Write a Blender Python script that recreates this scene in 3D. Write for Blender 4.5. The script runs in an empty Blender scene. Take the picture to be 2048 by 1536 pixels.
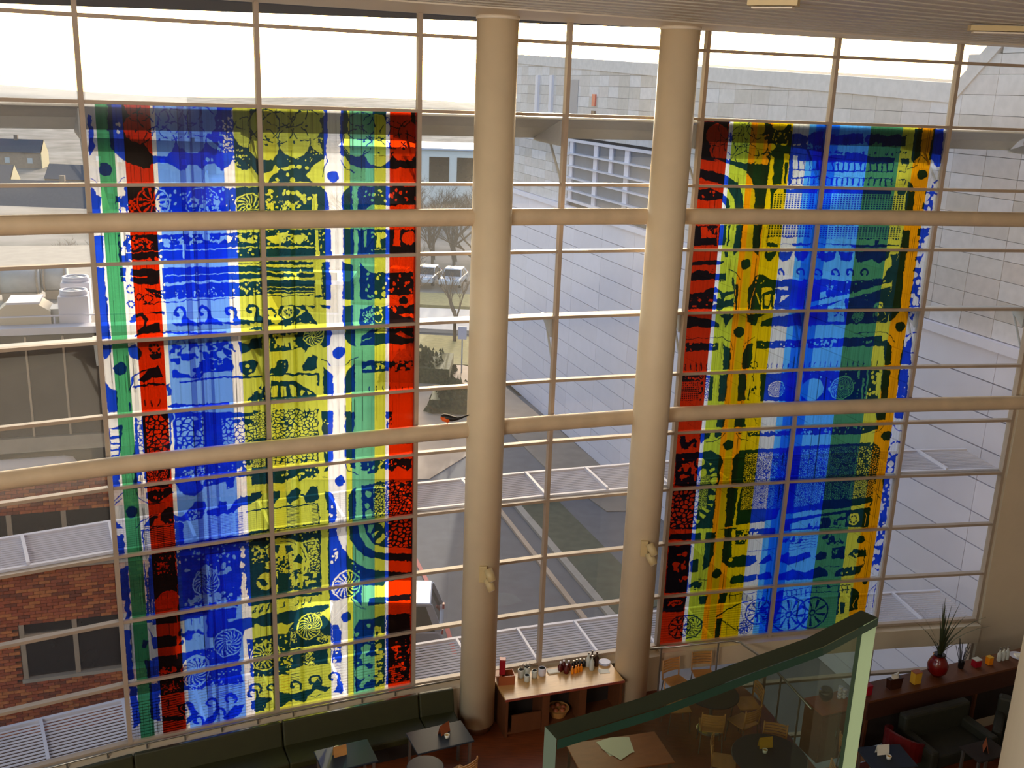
import bpy, math, random, json
import numpy as np
from mathutils import Vector, Matrix
random.seed(7)
PI = math.pi
scn = bpy.context.scene
# ------------------------------------------------------------------ camera
CAMZ = 11.15
cam_d = bpy.data.cameras.new('camera'); cam = bpy.data.objects.new('camera', cam_d); scn.collection.objects.link(cam)
_p, _r = math.radians(16.0), math.radians(2.165)
fw = Vector((0, math.cos(_p), -math.sin(_p))); up0 = Vector((0, math.sin(_p), math.cos(_p))); rt0 = Vector((1, 0, 0))
rt = math.cos(_r)*rt0+math.sin(_r)*up0; up = -math.sin(_r)*rt0+math.cos(_r)*up0
cam.matrix_world = Matrix(((rt.x, up.x, -fw.x, 0), (rt.y, up.y, -fw.y, 0), (rt.z, up.z, -fw.z, CAMZ), (0, 0, 0, 1)))
cam_d.sensor_width = 36; cam_d.lens = 2050/2048*36; cam_d.clip_start = .05; cam_d.clip_end = 2000
scn.camera = cam
# ------------------------------------------------------------------ world, sun, added room fill lights, exposure
w = bpy.data.worlds.new('world'); scn.world = w; w.use_nodes = True
nt = w.node_tree; nt.nodes.clear()
sky = nt.nodes.new('ShaderNodeTexSky'); sky.sky_type = 'NISHITA'; sky.sun_disc = False
sky.sun_elevation = math.radians(13); sky.sun_rotation = math.radians(1); sky.air_density = 1.0; sky.dust_density = 3.0; sky.ozone_density = 1.0
bg = nt.nodes.new('ShaderNodeBackground'); bg.inputs[1].default_value = SKY_STRENGTH = 0.50
out = nt.nodes.new('ShaderNodeOutputWorld'); nt.links.new(sky.outputs[0], bg.inputs[0]); nt.links.new(bg.outputs[0], out.inputs[0])
sd = bpy.data.lights.new('sun', 'SUN'); sd.energy = 5.0; sd.angle = math.radians(.6); sd.color = (1, .93, .80)
so = bpy.data.objects.new('sun', sd); scn.collection.objects.link(so)
_e, _a = math.radians(8), math.radians(1.0)
sdir = Vector((math.sin(_a)*math.cos(_e), math.cos(_a)*math.cos(_e), math.sin(_e)))
so.rotation_euler = sdir.to_track_quat('Z', 'Y').to_euler(); so.location = (0, 60, 40)
def area(name, loc, target, sx, sy, power, color):
    d = bpy.data.lights.new(name, 'AREA'); d.shape = 'RECTANGLE'; d.size = sx; d.size_y = sy; d.energy = power; d.color = color
    o = bpy.data.objects.new(name, d); scn.collection.objects.link(o); o.location = loc
    o.rotation_euler = (Vector(loc)-Vector(target)).to_track_quat('Z', 'Y').to_euler()
area('hall_fill', (-7, -4, 11.8), (-1, 16, 8), 7, 4, 2300, (1, .93, .84))  # added fill from behind the viewer for columns and tubes, no real fitting
area('hall_fill', (6, -6, 11.6), (3, 16, 8), 6, 3, 480, (1, .92, .82))  # weaker added fill on the right side
area('hall_ceiling_fill', (2, 8, 9.3), (2, 12, 12.2), 5, 3, 40, (1, .9, .76))  # added upward fill that brightens the ceiling, no real lamp there
vs = scn.view_settings; vs.view_transform = 'Standard'; vs.look = 'None'; vs.gamma = 1; vs.use_curve_mapping = False; vs.exposure = 0.0
cy = scn.cycles; cy.use_denoising = True; cy.max_bounces = 10; cy.transparent_max_bounces = 16; cy.diffuse_bounces = 4; cy.glossy_bounces = 3
cy.caustics_reflective = False; cy.caustics_refractive = False; cy.sample_clamp_indirect = 6
# ------------------------------------------------------------------ materials
MATS = {}
def mat(name, col, rough=.6, metal=0., noise=0., nscale=8., bump=0., spec=.5, stretch=None, col2=None, ramp=(.35, .65)):
    if name in MATS: return MATS[name]
    m = bpy.data.materials.new(name); m.use_nodes = True; n = m.node_tree; b = n.nodes['Principled BSDF']
    c = tuple((x/255.)**2.2 for x in col)+(1,)
    b.inputs['Base Color'].default_value = c; b.inputs['Roughness'].default_value = rough; b.inputs['Metallic'].default_value = metal
    b.inputs['Specular IOR Level'].default_value = spec
    if noise or col2 or bump:
        tc = n.nodes.new('ShaderNodeTexCoord'); mp = n.nodes.new('ShaderNodeMapping'); no = n.nodes.new('ShaderNodeTexNoise')
        no.inputs['Scale'].default_value = nscale; no.inputs['Detail'].default_value = 5
        if stretch: mp.inputs['Scale'].default_value = stretch
        n.links.new(tc.outputs['Object'], mp.inputs[0]); n.links.new(mp.outputs[0], no.inputs['Vector'])
        r = n.nodes.new('ShaderNodeValToRGB'); r.color_ramp.elements[0].position = ramp[0]; r.color_ramp.elements[1].position = ramp[1]
        c2 = tuple((x/255.)**2.2 for x in col2)+(1,) if col2 else tuple(x*(1-noise) for x in c[:3])+(1,)
        r.color_ramp.elements[0].color = c2; r.color_ramp.elements[1].color = c
        n.links.new(no.outputs[0], r.inputs[0]); n.links.new(r.outputs[0], b.inputs['Base Color'])
        if bump:
            bp = n.nodes.new('ShaderNodeBump'); bp.inputs['Strength'].default_value = bump; bp.inputs['Distance'].default_value = .02
            n.links.new(no.outputs[0], bp.inputs['Height']); n.links.new(bp.outputs[0], b.inputs['Normal'])
    MATS[name] = m; return m
def glassmat(name, tint=(.95, .955, .95), gloss=.04, veil=.035, veilcol=(.9, .9, .88), rough=.02):
    m = bpy.data.materials.new(name); m.use_nodes = True; n = m.node_tree; n.nodes.clear()
    o = n.nodes.new('ShaderNodeOutputMaterial'); t = n.nodes.new('ShaderNodeBsdfTransparent'); t.inputs[0].default_value = (*tint, 1)
    g = n.nodes.new('ShaderNodeBsdfGlossy'); g.inputs['Roughness'].default_value = rough; g.inputs[0].default_value = (1, 1, 1, 1)
    v = n.nodes.new('ShaderNodeBsdfTranslucent'); v.inputs[0].default_value = (*veilcol, 1)
    a = n.nodes.new('ShaderNodeMixShader'); a.inputs[0].default_value = gloss
    b = n.nodes.new('ShaderNodeMixShader'); b.inputs[0].default_value = veil
    n.links.new(t.outputs[0], a.inputs[1]); n.links.new(g.outputs[0], a.inputs[2]); n.links.new(a.outputs[0], b.inputs[1]); n.links.new(v.outputs[0], b.inputs[2])
    n.links.new(b.outputs[0], o.inputs[0]); MATS[name] = m; return m
M_glass = glassmat('window_glass')
M_bal = glassmat('balustrade_glass', (.66, .72, .62), .035, .02, (.5, .5, .42), .08)
M_baledge = mat('glass_edge_green', (24, 50, 38), .45, spec=.25)
M_baledge2 = mat('glass_edge_pale', (176, 184, 162), .3)
M_baledge3 = mat('glass_edge_left', (66, 78, 66), .4)
M_col = mat('column_cream_paint', (222, 202, 168), .55, noise=.06, nscale=2)
M_frame = mat('frame_beige_paint', (168, 150, 132), .45, noise=.08, nscale=4)
M_tube = mat('tube_cream_paint', (214, 190, 156), .5, noise=.12, nscale=3, stretch=(1, 1, 1))
M_ceil = mat('ceiling_plank_cream', (206, 196, 180), .5, noise=.07, nscale=6)
M_soff = mat('ceiling_band_cream', (226, 212, 190), .5)
M_wallc = mat('plaster_cream', (206, 188, 158), .8, noise=.05, nscale=2)
M_floor = mat('floor_wood', (128, 66, 34), .5, noise=.35, nscale=3, stretch=(1, 12, 1), bump=.02)
M_floor2 = mat('lower_floor_carpet', (110, 122, 128), .8, noise=.15, nscale=20)
M_white = mat('white_metal', (206, 206, 222), .5)
M_grey = mat('grey_metal', (176, 180, 184), .45, noise=.08)
M_canopy = mat('canopy_metal', (176, 180, 180), .4, noise=.05)
M_dark = mat('dark_metal', (48, 46, 46), .4)
M_steel = mat('steel', (150, 146, 138), .3, metal=.8)
M_stone = [mat('stone_%d' % i, c, .8, noise=.10, nscale=5, bump=.05) for i, c in enumerate([(222, 212, 208), (214, 203, 198), (206, 194, 186), (227, 218, 217), (218, 205, 200)])]
M_clad = [mat('cladding_%d' % i, c, .6, noise=.04, nscale=2) for i, c in enumerate([(232, 224, 234), (228, 220, 231), (236, 228, 239)])]
M_joint = mat('joint_dark', (64, 62, 66), .9)
M_brick = [mat('brick_%d' % i, c, .9, noise=.3, nscale=14, bump=.1) for i, c in enumerate([(190, 98, 54), (166, 78, 44), (206, 120, 66), (136, 68, 44), (180, 88, 56)])]
M_mortar = mat('mortar', (96, 68, 50), .95)
M_dglass = mat('dark_window_glass', (40, 38, 36), .12, noise=.3, nscale=1.5)
M_conc = mat('concrete', (168, 158, 146), .85, noise=.12, nscale=3)
M_asph = mat('asphalt', (104, 104, 110), .9, noise=.16, nscale=2, bump=.1)
M_plaza = mat('pale_paving', (196, 170, 146), .9, noise=.2, nscale=.6)
M_grass = mat('grass_green', (156, 144, 92), .95, noise=.25, nscale=3)
M_hill = mat('hillside_scrub', (140, 134, 128), .95, noise=.35, nscale=.15, col2=(96, 92, 88))
M_hedge = mat('hedge_leaf', (96, 96, 60), .9, noise=.45, nscale=6)
M_bark = mat('bark', (112, 96, 80), .9, noise=.2)
M_slate = mat('roof_slate', (98, 96, 102), .8, noise=.15, nscale=4)
M_house = mat('house_brick', (150, 128, 112), .9, noise=.15, nscale=2)
M_gablelit = mat('gable_sunlit', (226, 206, 160), .8)  # gable ends: yellow sunlight put into the wall colour
M_green = mat('bench_green_vinyl', (48, 48, 20), .6, noise=.12, nscale=5)
M_sofa = mat('sofa_dark_green', (38, 38, 26), .7, noise=.15)
M_red = mat('red_vinyl', (96, 12, 16), .45)
M_table = mat('table_slate_blue', (44, 50, 58), .6, spec=.25)
M_beech = mat('beech_wood', (190, 136, 78), .45, noise=.18, nscale=3, stretch=(1, 8, 1))
M_desk = mat('desk_cherry_wood', (160, 86, 52), .45, noise=.15, nscale=3, stretch=(1, 6, 1))
M_top = mat('counter_maple', (214, 168, 106), .25, noise=.12, nscale=3, stretch=(1, 8, 1))
M_edge = mat('counter_red_edge', (140, 66, 52), .4)
M_cab = mat('cabinet_brown_wood', (98, 58, 34), .5, noise=.12, nscale=3, stretch=(5, 5, .6))
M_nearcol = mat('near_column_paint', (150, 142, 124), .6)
M_inside = mat('jar_inside_dark', (30, 30, 28), .9, spec=.1)
M_darkin = mat('cabinet_inside_dark', (34, 24, 18), .8)
M_paper = mat('paper_white', (226, 222, 206), .7)
M_black = mat('black_glaze', (24, 24, 24), .25)
M_glas2 = mat('clear_jar', (190, 196, 190), .15, spec=.7)
M_orange = mat('orange_juice', (232, 134, 10), .35)
M_wine = mat('dark_red_glass', (84, 18, 22), .2)
M_brown = mat('brown_bottle', (60, 34, 22), .2)
M_carred = mat('red_tin', (152, 24, 40), .35)
M_vase = mat('red_vase', (104, 14, 12), .2)
M_leaf = mat('spiky_leaf', (56, 62, 34), .6)
M_yel = mat('yellow_card', (196, 150, 40), .6)
M_spot = mat('spotlight_cream', (206, 182, 132), .5)
M_car = mat('car_silver', (206, 210, 222), .2, metal=.25)
M_carg = mat('car_window', (28, 28, 30), .08)
M_tyre = mat('tyre', (26, 26, 28), .9)
M_tail = mat('tail_lamp_red', (200, 40, 40), .3)
M_carb = mat('car_dark', (60, 66, 76), .25, metal=.3)
M_redline = mat('red_road_paint', (190, 86, 84), .8)
M_birdb = mat('bird_black', (22, 20, 20), .5)
M_birdo = mat('bird_orange', (232, 96, 20), .5)
# ------------------------------------------------------------------ mesh helpers
class B:
    def __init__(s): s.v = []; s.f = []; s.m = []
    def quad(s, *p, mi=0):
        n = len(s.v); s.v += [tuple(q) for q in p]; s.f.append(tuple(range(n, n+len(p)))); s.m.append(mi); return s
    def hexa(s, p, mi=0):            # 8 points: bottom 4 ccw, top 4 ccw
        n = len(s.v); s.v += [tuple(q) for q in p]
        for f in ((3, 2, 1, 0), (4, 5, 6, 7), (0, 1, 5, 4), (1, 2, 6, 5), (2, 3, 7, 6), (3, 0, 4, 7)): s.f.append(tuple(n+i for i in f)); s.m.append(mi)
        return s
    def box(s, c, d, rz=0., mi=0):
        cx, cy_, cz = c; a, b, h = d[0]/2, d[1]/2, d[2]/2; co, si = math.cos(rz), math.sin(rz)
        P = [(cx+x*co-y*si, cy_+x*si+y*co, cz+z) for z in (-h, h) for x, y in ((-a, -b), (a, -b), (a, b), (-a, b))]
        return s.hexa(P, mi)
    def beam(s, p, q, w_, h_, upv=(0, 0, 1), mi=0):     # box from p to q
        p, q = Vector(p), Vector(q); d = (q-p).normalized(); u = Vector(upv)
        x = d.cross(u)
        if x.length < 1e-4: x = d.cross(Vector((1, 0, 0)))
        x.normalize(); z = x.cross(d); x *= w_/2; z *= h_/2
        return s.hexa([p-x-z, p+x-z, q+x-z, q-x-z, p-x+z, p+x+z, q+x+z, q-x+z], mi)
    def tube(s, pts, r, n=10, mi=0, cap=True):
        pts = [Vector(p) for p in pts]; rr = r if isinstance(r, (list, tuple)) else [r]*len(pts); base = len(s.v)
        for i, p in enumerate(pts):
            d = (pts[min(i+1, len(pts)-1)]-pts[max(i-1, 0)]).normalized()
            a = d.cross(Vector((0, 0, 1))) if abs(d.z) < .95 else d.cross(Vector((0, 1, 0)))
            a.normalize(); b = a.cross(d)
            for k in range(n):
                t = 2*PI*k/n; s.v.append(tuple(p+rr[i]*(math.cos(t)*a+math.sin(t)*b)))
        for i in range(len(pts)-1):
            for k in range(n):
                a0 = base+i*n+k; a1 = base+i*n+(k+1) % n; s.f.append((a0, a1, a1+n, a0+n)); s.m.append(mi)
        if cap:
            s.f.append(tuple(base+k for k in range(n))[::-1]); s.m.append(mi); e = base+(len(pts)-1)*n; s.f.append(tuple(e+k for k in range(n))); s.m.append(mi)
        return s
    def lathe(s, c, prof, n=20, mi=0):   # prof [(r,z)] bottom to top
        base = len(s.v)
        for r, z in prof:
            for k in range(n): t = 2*PI*k/n; s.v.append((c[0]+r*math.cos(t), c[1]+r*math.sin(t), c[2]+z))
        for i in range(len(prof)-1):
            for k in range(n):
                a0 = base+i*n+k; a1 = base+i*n+(k+1) % n; s.f.append((a0, a1, a1+n, a0+n)); s.m.append(mi)
        s.f.append(tuple(base+k for k in range(n))[::-1]); s.m.append(mi); e = base+(len(prof)-1)*n; s.f.append(tuple(e+k for k in range(n))); s.m.append(mi)
        return s
    def prism(s, poly, z0, z1, mi=0):
        n = len(poly); b = len(s.v); s.v += [(x, y, z0) for x, y in poly]+[(x, y, z1) for x, y in poly]
        s.f.append(tuple(range(b, b+n))[::-1]); s.f.append(tuple(range(b+n, b+2*n))); s.m += [mi, mi]
        for i in range(n): j = (i+1) % n; s.f.append((b+i, b+j, b+n+j, b+n+i)); s.m.append(mi)
        return s
    def mesh(s, name, mats, smooth=False):
        me = bpy.data.meshes.new(name); me.from_pydata([tuple(map(float, q)) for q in s.v], [], s.f)
        for q in (mats if isinstance(mats, (list, tuple)) else [mats]): me.materials.append(q)
        me.polygons.foreach_set('material_index', s.m)
        if smooth: me.shade_smooth(); 
        me.update(); return me
def put(name, me, parent=None, loc=None, rz=None):
    o = bpy.data.objects.new(name, me); scn.collection.objects.link(o)
    if parent: o.parent = parent
    if loc is not None: o.location = loc
    if rz is not None: o.rotation_euler = (0, 0, rz)
    return o
def obj(name, b, m, parent=None, smooth=False, loc=None, rz=None, bev=0):
    o = put(name, b.mesh(name, m, smooth), parent, loc, rz)
    if bev:
        md = o.modifiers.new('bevel', 'BEVEL'); md.width = bev; md.segments = 2
    if smooth:
        for p in o.data.polygons:
            if len(p.vertices) > 4: p.use_smooth = False
    return o
def tag(o, label=None, cat=None, group=None, kind=None):
    if label: o['label'] = label
    if cat: o['category'] = cat
    if group: o['group'] = group
    if kind: o['kind'] = kind
    return o
def root(name, loc, label, cat, group=None, rz=0., kind=None):
    o = bpy.data.objects.new(name, None); scn.collection.objects.link(o); o.location = loc; o.rotation_euler = (0, 0, rz); o.empty_display_size = .2
    return tag(o, label, cat, group, kind)
def copy_tree(o, parent=None):
    c = o.copy(); scn.collection.objects.link(c); c.parent = parent
    for ch in list(o.children): copy_tree(ch, c)
    return c
def clone(proto, loc, rz, label, group=None):
    c = copy_tree(proto); c.location = loc; c.rotation_euler = (0, 0, rz); c['label'] = label
    if group: c['group'] = group
    return c
# ------------------------------------------------------------------ the glazed wall: plan and heights
XY = [(-10.05, 11.74), (-8.0, 13.01), (-5.92, 14.2), (-3.79, 15.22), (-1.58, 16.19), (0.7, 17.07), (3.01, 17.84), (5.34, 18.47), (7.64, 18.99), (9.9, 19.42)]
XY = [Vector((x, y, 0)) for x, y in XY]
HZ = [11.89, 10.79, 9.69, 8.59, 7.47, 6.35, 5.23, 4.12, 3.01, 1.91, 0.85]
TOP = 12.2
NB = len(XY)-1
def bay(i):
    a, b = XY[i], XY[i+1]; d = (b-a).normalized(); n = Vector((d.y, -d.x, 0)); return a, b, d, n     # n points into the hall
def offs(off, i0=0, i1=None):        # wall polyline shifted into the hall by off
    r = []
    i1 = len(XY)-1 if i1 is None else i1
    for i in range(i0, i1+1):
        ns = [bay(j)[3] for j in (i-1, i) if 0 <= j < NB]; n = sum(ns, Vector((0, 0, 0))).normalized(); r.append(XY[i]+n*off)
    return r
# ---- painted glass artwork: ink mask drawn by the display lists, colour stripes under it
def paint_art(ops, base, seed, res=0.006):
    W, Hh = 4.8, 9.9
    nx, ny = int(W/res), int(Hh/res)
    rg = np.random.default_rng(seed)
    yy, xx = np.mgrid[0:ny, 0:nx].astype(np.float32)*res
    def smooth(shape, cell):
        gy, gx = int(shape[0]/cell)+3, int(shape[1]/cell)+3
        g = rg.standard_normal((gy, gx)).astype(np.float32)
        y = np.arange(shape[0])/cell; x = np.arange(shape[1])/cell
        y0 = y.astype(int); x0 = x.astype(int); fy = (y-y0)[:, None]; fx = (x-x0)[None, :]
        fy = fy*fy*(3-2*fy); fx = fx*fx*(3-2*fx)
        a = g[y0][:, x0]; b = g[y0][:, x0+1]; c = g[y0+1][:, x0]; d = g[y0+1][:, x0+1]
        return (a*(1-fx)+b*fx)*(1-fy)+(c*(1-fx)+d*fx)*fy
    wx = smooth((ny, nx), 5)*.006+smooth((ny, nx), 16)*.008
    wy = smooth((ny, nx), 5)*.006+smooth((ny, nx), 16)*.008
    X0, Y0 = xx+wx, yy+wy
    m = np.zeros((ny, nx), bool)
    def win(x0, y0, x1, y1, pad=.04):
        x0, x1 = min(x0, x1), max(x0, x1); y0, y1 = min(y0, y1), max(y0, y1)
        a = slice(max(0, int((y0-pad)/res)), max(0, min(ny, int((y1+pad)/res)+1)))
        b = slice(max(0, int((x0-pad)/res)), max(0, min(nx, int((x1+pad)/res)+1)))
        return a, b, X0[a, b], Y0[a, b]
    def put(a, b, mm, v): m[a, b] = np.where(mm, v, m[a, b])
    def inside(pts, X, Y):
        r = np.zeros(X.shape, bool); n = len(pts)
        for i in range(n):
            (x1, y1), (x2, y2) = pts[i], pts[(i+1) % n]
            if y1 == y2: continue
            r ^= ((y1 > Y) != (y2 > Y)) & (X < (x2-x1)*(Y-y1)/(y2-y1)+x1)
        return r
    def seg(X, Y, p, q):
        dx, dy = q[0]-p[0], q[1]-p[1]; L = dx*dx+dy*dy+1e-9
        t = np.clip(((X-p[0])*dx+(Y-p[1])*dy)/L, 0, 1)
        return np.hypot(X-p[0]-t*dx, Y-p[1]-t*dy)
    def disc(x, y, rx, ry, v):
        a, b, X, Y = win(x-rx, y-ry, x+rx, y+ry); put(a, b, ((X-x)/max(rx, 1e-3))**2+((Y-y)/max(ry, 1e-3))**2 < 1, v)
    def vor(X, Y, cell):
        jx = rg.random((64, 64)); jy = rg.random((64, 64)); gx, gy = X/cell, Y/(cell*.8)
        ix, iy = np.floor(gx).astype(int), np.floor(gy).astype(int)
        d1 = np.full(X.shape, 9.); d2 = d1.copy()
        for ox in (-1, 0, 1):
            for oy in (-1, 0, 1):
                cx, cy = ix+ox, iy+oy
                d = np.hypot(gx-cx-jx[cy % 64, cx % 64], gy-cy-jy[cy % 64, cx % 64])
                d2 = np.minimum(d2, np.maximum(d1, d)); d1 = np.minimum(d1, d)
        return d2-d1
    for o in ops:
        k = o[0]
        if k in 'PK' and len(k) == 1:
            p = list(zip(o[1::2], o[2::2])); xs = o[1::2]; ys = o[2::2]
            a, b, X, Y = win(min(xs), min(ys), max(xs), max(ys)); put(a, b, inside(p, X, Y), k == 'P')
        elif k in 'LM' and len(k) == 1:
            w = max(o[1]*.5, .006); p = list(zip(o[2::2], o[3::2]))
            for q, r in zip(p, p[1:]):
                a, b, X, Y = win(q[0], q[1], r[0], r[1], w+.03); put(a, b, seg(X, Y, q, r) < w, k == 'L')
        elif k == 'D' or k == 'E': disc(*o[1:5], k == 'D')
        elif k == 'O' or k == 'Q':
            x, y, rx, ry, w = o[1:6]; a, b, X, Y = win(x-rx, y-ry, x+rx, y+ry)
            r = np.hypot((X-x)/max(rx, .01), (Y-y)/max(ry, .01))
            brk = np.sin(np.arctan2(Y-y, X-x)*7+x*9) > -.75
            put(a, b, (abs(r-1)*max(rx, .01) < max(w*.5, .006)) & brk, k == 'O')
        elif k in ('W', 'X'):
            x, y, rx, ry, n, sw = o[1:7]; a, b, X, Y = win(x-rx, y-ry, x+rx, y+ry)
            r = np.hypot((X-x)/rx, (Y-y)/ry); t = np.arctan2(Y-y, X-x)+sw*2*r
            f = abs(((t*n/(2*np.pi)) % 1)-.5)
            mm = (abs(r-.96) < .05) | ((f < .16+.05*(k == 'W')) & (r > .22) & (r < .86)) | ((r < .2) & (r > .1))
            put(a, b, mm, k == 'X')
        elif k in ('SP', 'SD'):
            x0, y0, x1, y1, n, r = o[1:]
            for _ in range(n):
                rr = r/4.5*.008*(.5+rg.random()*.7)
                disc(x0+(x1-x0)*rg.random(), y0+(y1-y0)*rg.random(), max(rr, .007), max(rr*1.15, .007), k == 'SD')
        elif k == 'GR':
            x0, y0, x1, y1, n, mm_ = o[1:]; a, b, X, Y = win(x0, y0, x1, y1, 0)
            u = (xx[a, b]-x0)/(x1-x0)*n; v = (yy[a, b]-y0)/(y1-y0)*mm_
            put(a, b, (u % 1 < .36) | (v % 1 < .34), False)
        elif k == 'HL':
            x0, y0, x1, y1, n, f = o[1:]; a, b, X, Y = win(x0, y0, x1, y1, 0)
            put(a, b, ((yy[a, b]-y0)/(y1-y0)*n+.3*(xx[a, b]-x0)) % 1 < f, True)
        elif k in ('CE', 'BN', 'BC'):
            x0, y0, x1, y1, n, th = o[1:]; a, b, X, Y = win(x0, y0, x1, y1, 0)
            w, h = x1-x0, abs(y1-y0)
            u = (X-x0)/w; v = (Y-min(y0, y1))/h
            if k == 'CE':
                cell = max(w, h)/n; put(a, b, vor(X, Y, cell*1.15) > .62-th*.75, False)
            else:
                cell = max(3, max(w, h)/n/res); s = smooth(X.shape, cell)+.45*smooth(X.shape, cell/2.4)
                edge = np.minimum(np.minimum(u, 1-u)*w, np.minimum(v, 1-v)*h)/(min(w, h)*.5)
                put(a, b, (s+np.clip(edge*3-1.4, -1.4, .3)) > (.5-th)*2.2+.1, k == 'BN')
    # painted stripes, brushed streaks
    su = xx[0]/2.4; col = np.zeros((ny, nx, 3), np.float32)
    lin = lambda c: (np.array(c)/255.)**2.2
    for lo, hi, c in base:
        s = (su >= lo-.0001) & (su < hi); col[:, s] = lin(c)
    streak = rg.standard_normal(nx); streak = np.convolve(streak, [.25, .5, .25], 'same')
    long = smooth((ny, nx//3+1), 1)*0+np.repeat(rg.standard_normal((ny//150+2, nx)), 150, 0)[:ny, :nx//3+1]
    st = streak[None, :]*.8+np.repeat(long, 3, 1)[:, :nx]*.35
    col *= np.clip(1+np.minimum(st, .3)*.16, .45, 1.12)[..., None]
    dark = (streak < -1.0)[None, :] & (smooth((ny, nx), 60) > .35)
    col[dark] *= .35
    ink = lin((34, 78, 222))*np.array([.8, .9, 1.])
    out = np.where(m[..., None], col*ink+np.array([.001, .002, .004]), col)
    # fine ink wash variation
    v = 1+.10*smooth((ny, nx), 22)
    out = np.where(m[..., None], out*v[..., None], out)
    return np.clip(out, 0, 1).astype(np.float32)
BASE_L = [(0, .07, (232, 236, 245)), (.07, .16, (72, 160, 112)), (.16, .213, (236, 238, 240)), (.213, .368, (190, 40, 8)), (.368, .395, (238, 238, 232)),
 (.395, .52, (108, 160, 248)), (.52, .555, (70, 104, 206)), (.555, .585, (104, 152, 242)), (.585, .60, (56, 84, 184)), (.60, .645, (92, 138, 236)), (.645, .665, (62, 98, 206)), (.665, .78, (98, 150, 246)), (.78, .845, (232, 232, 236)), (.845, .93, (192, 202, 82)), (.93, .955, (172, 180, 62)), (.955, 1.03, (188, 198, 78)), (1.03, 1.10, (186, 188, 56)), (1.10, 1.17, (190, 200, 80)), (1.17, 1.20, (166, 174, 52)), (1.20, 1.388, (186, 196, 76)), (1.388, 1.511, (242, 244, 248)), (1.511, 1.551, (196, 206, 72)),
 (1.551, 1.71, (96, 172, 138)), (1.71, 1.783, (196, 206, 72)), (1.783, 1.81, (240, 242, 250)), (1.81, 2.01, (202, 46, 8))]
BASE_R = [(0, .22, (160, 40, 16)), (.22, .25, (214, 222, 226)), (.25, .39, (168, 190, 56)), (.39, .44, (206, 132, 10)), (.44, .5, (176, 150, 14)), (.5, .56, (212, 136, 10)), (.56, .72, (196, 172, 12)),
 (.72, .85, (192, 202, 204)), (.85, .905, (74, 160, 238)), (.905, 1.095, (24, 100, 240)), (1.095, 1.35, (76, 162, 250)), (1.35, 1.617, (62, 128, 96)), (1.617, 1.74, (186, 192, 66)),
 (1.74, 1.89, (218, 148, 12)), (1.89, 2.01, (206, 216, 232))]
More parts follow.
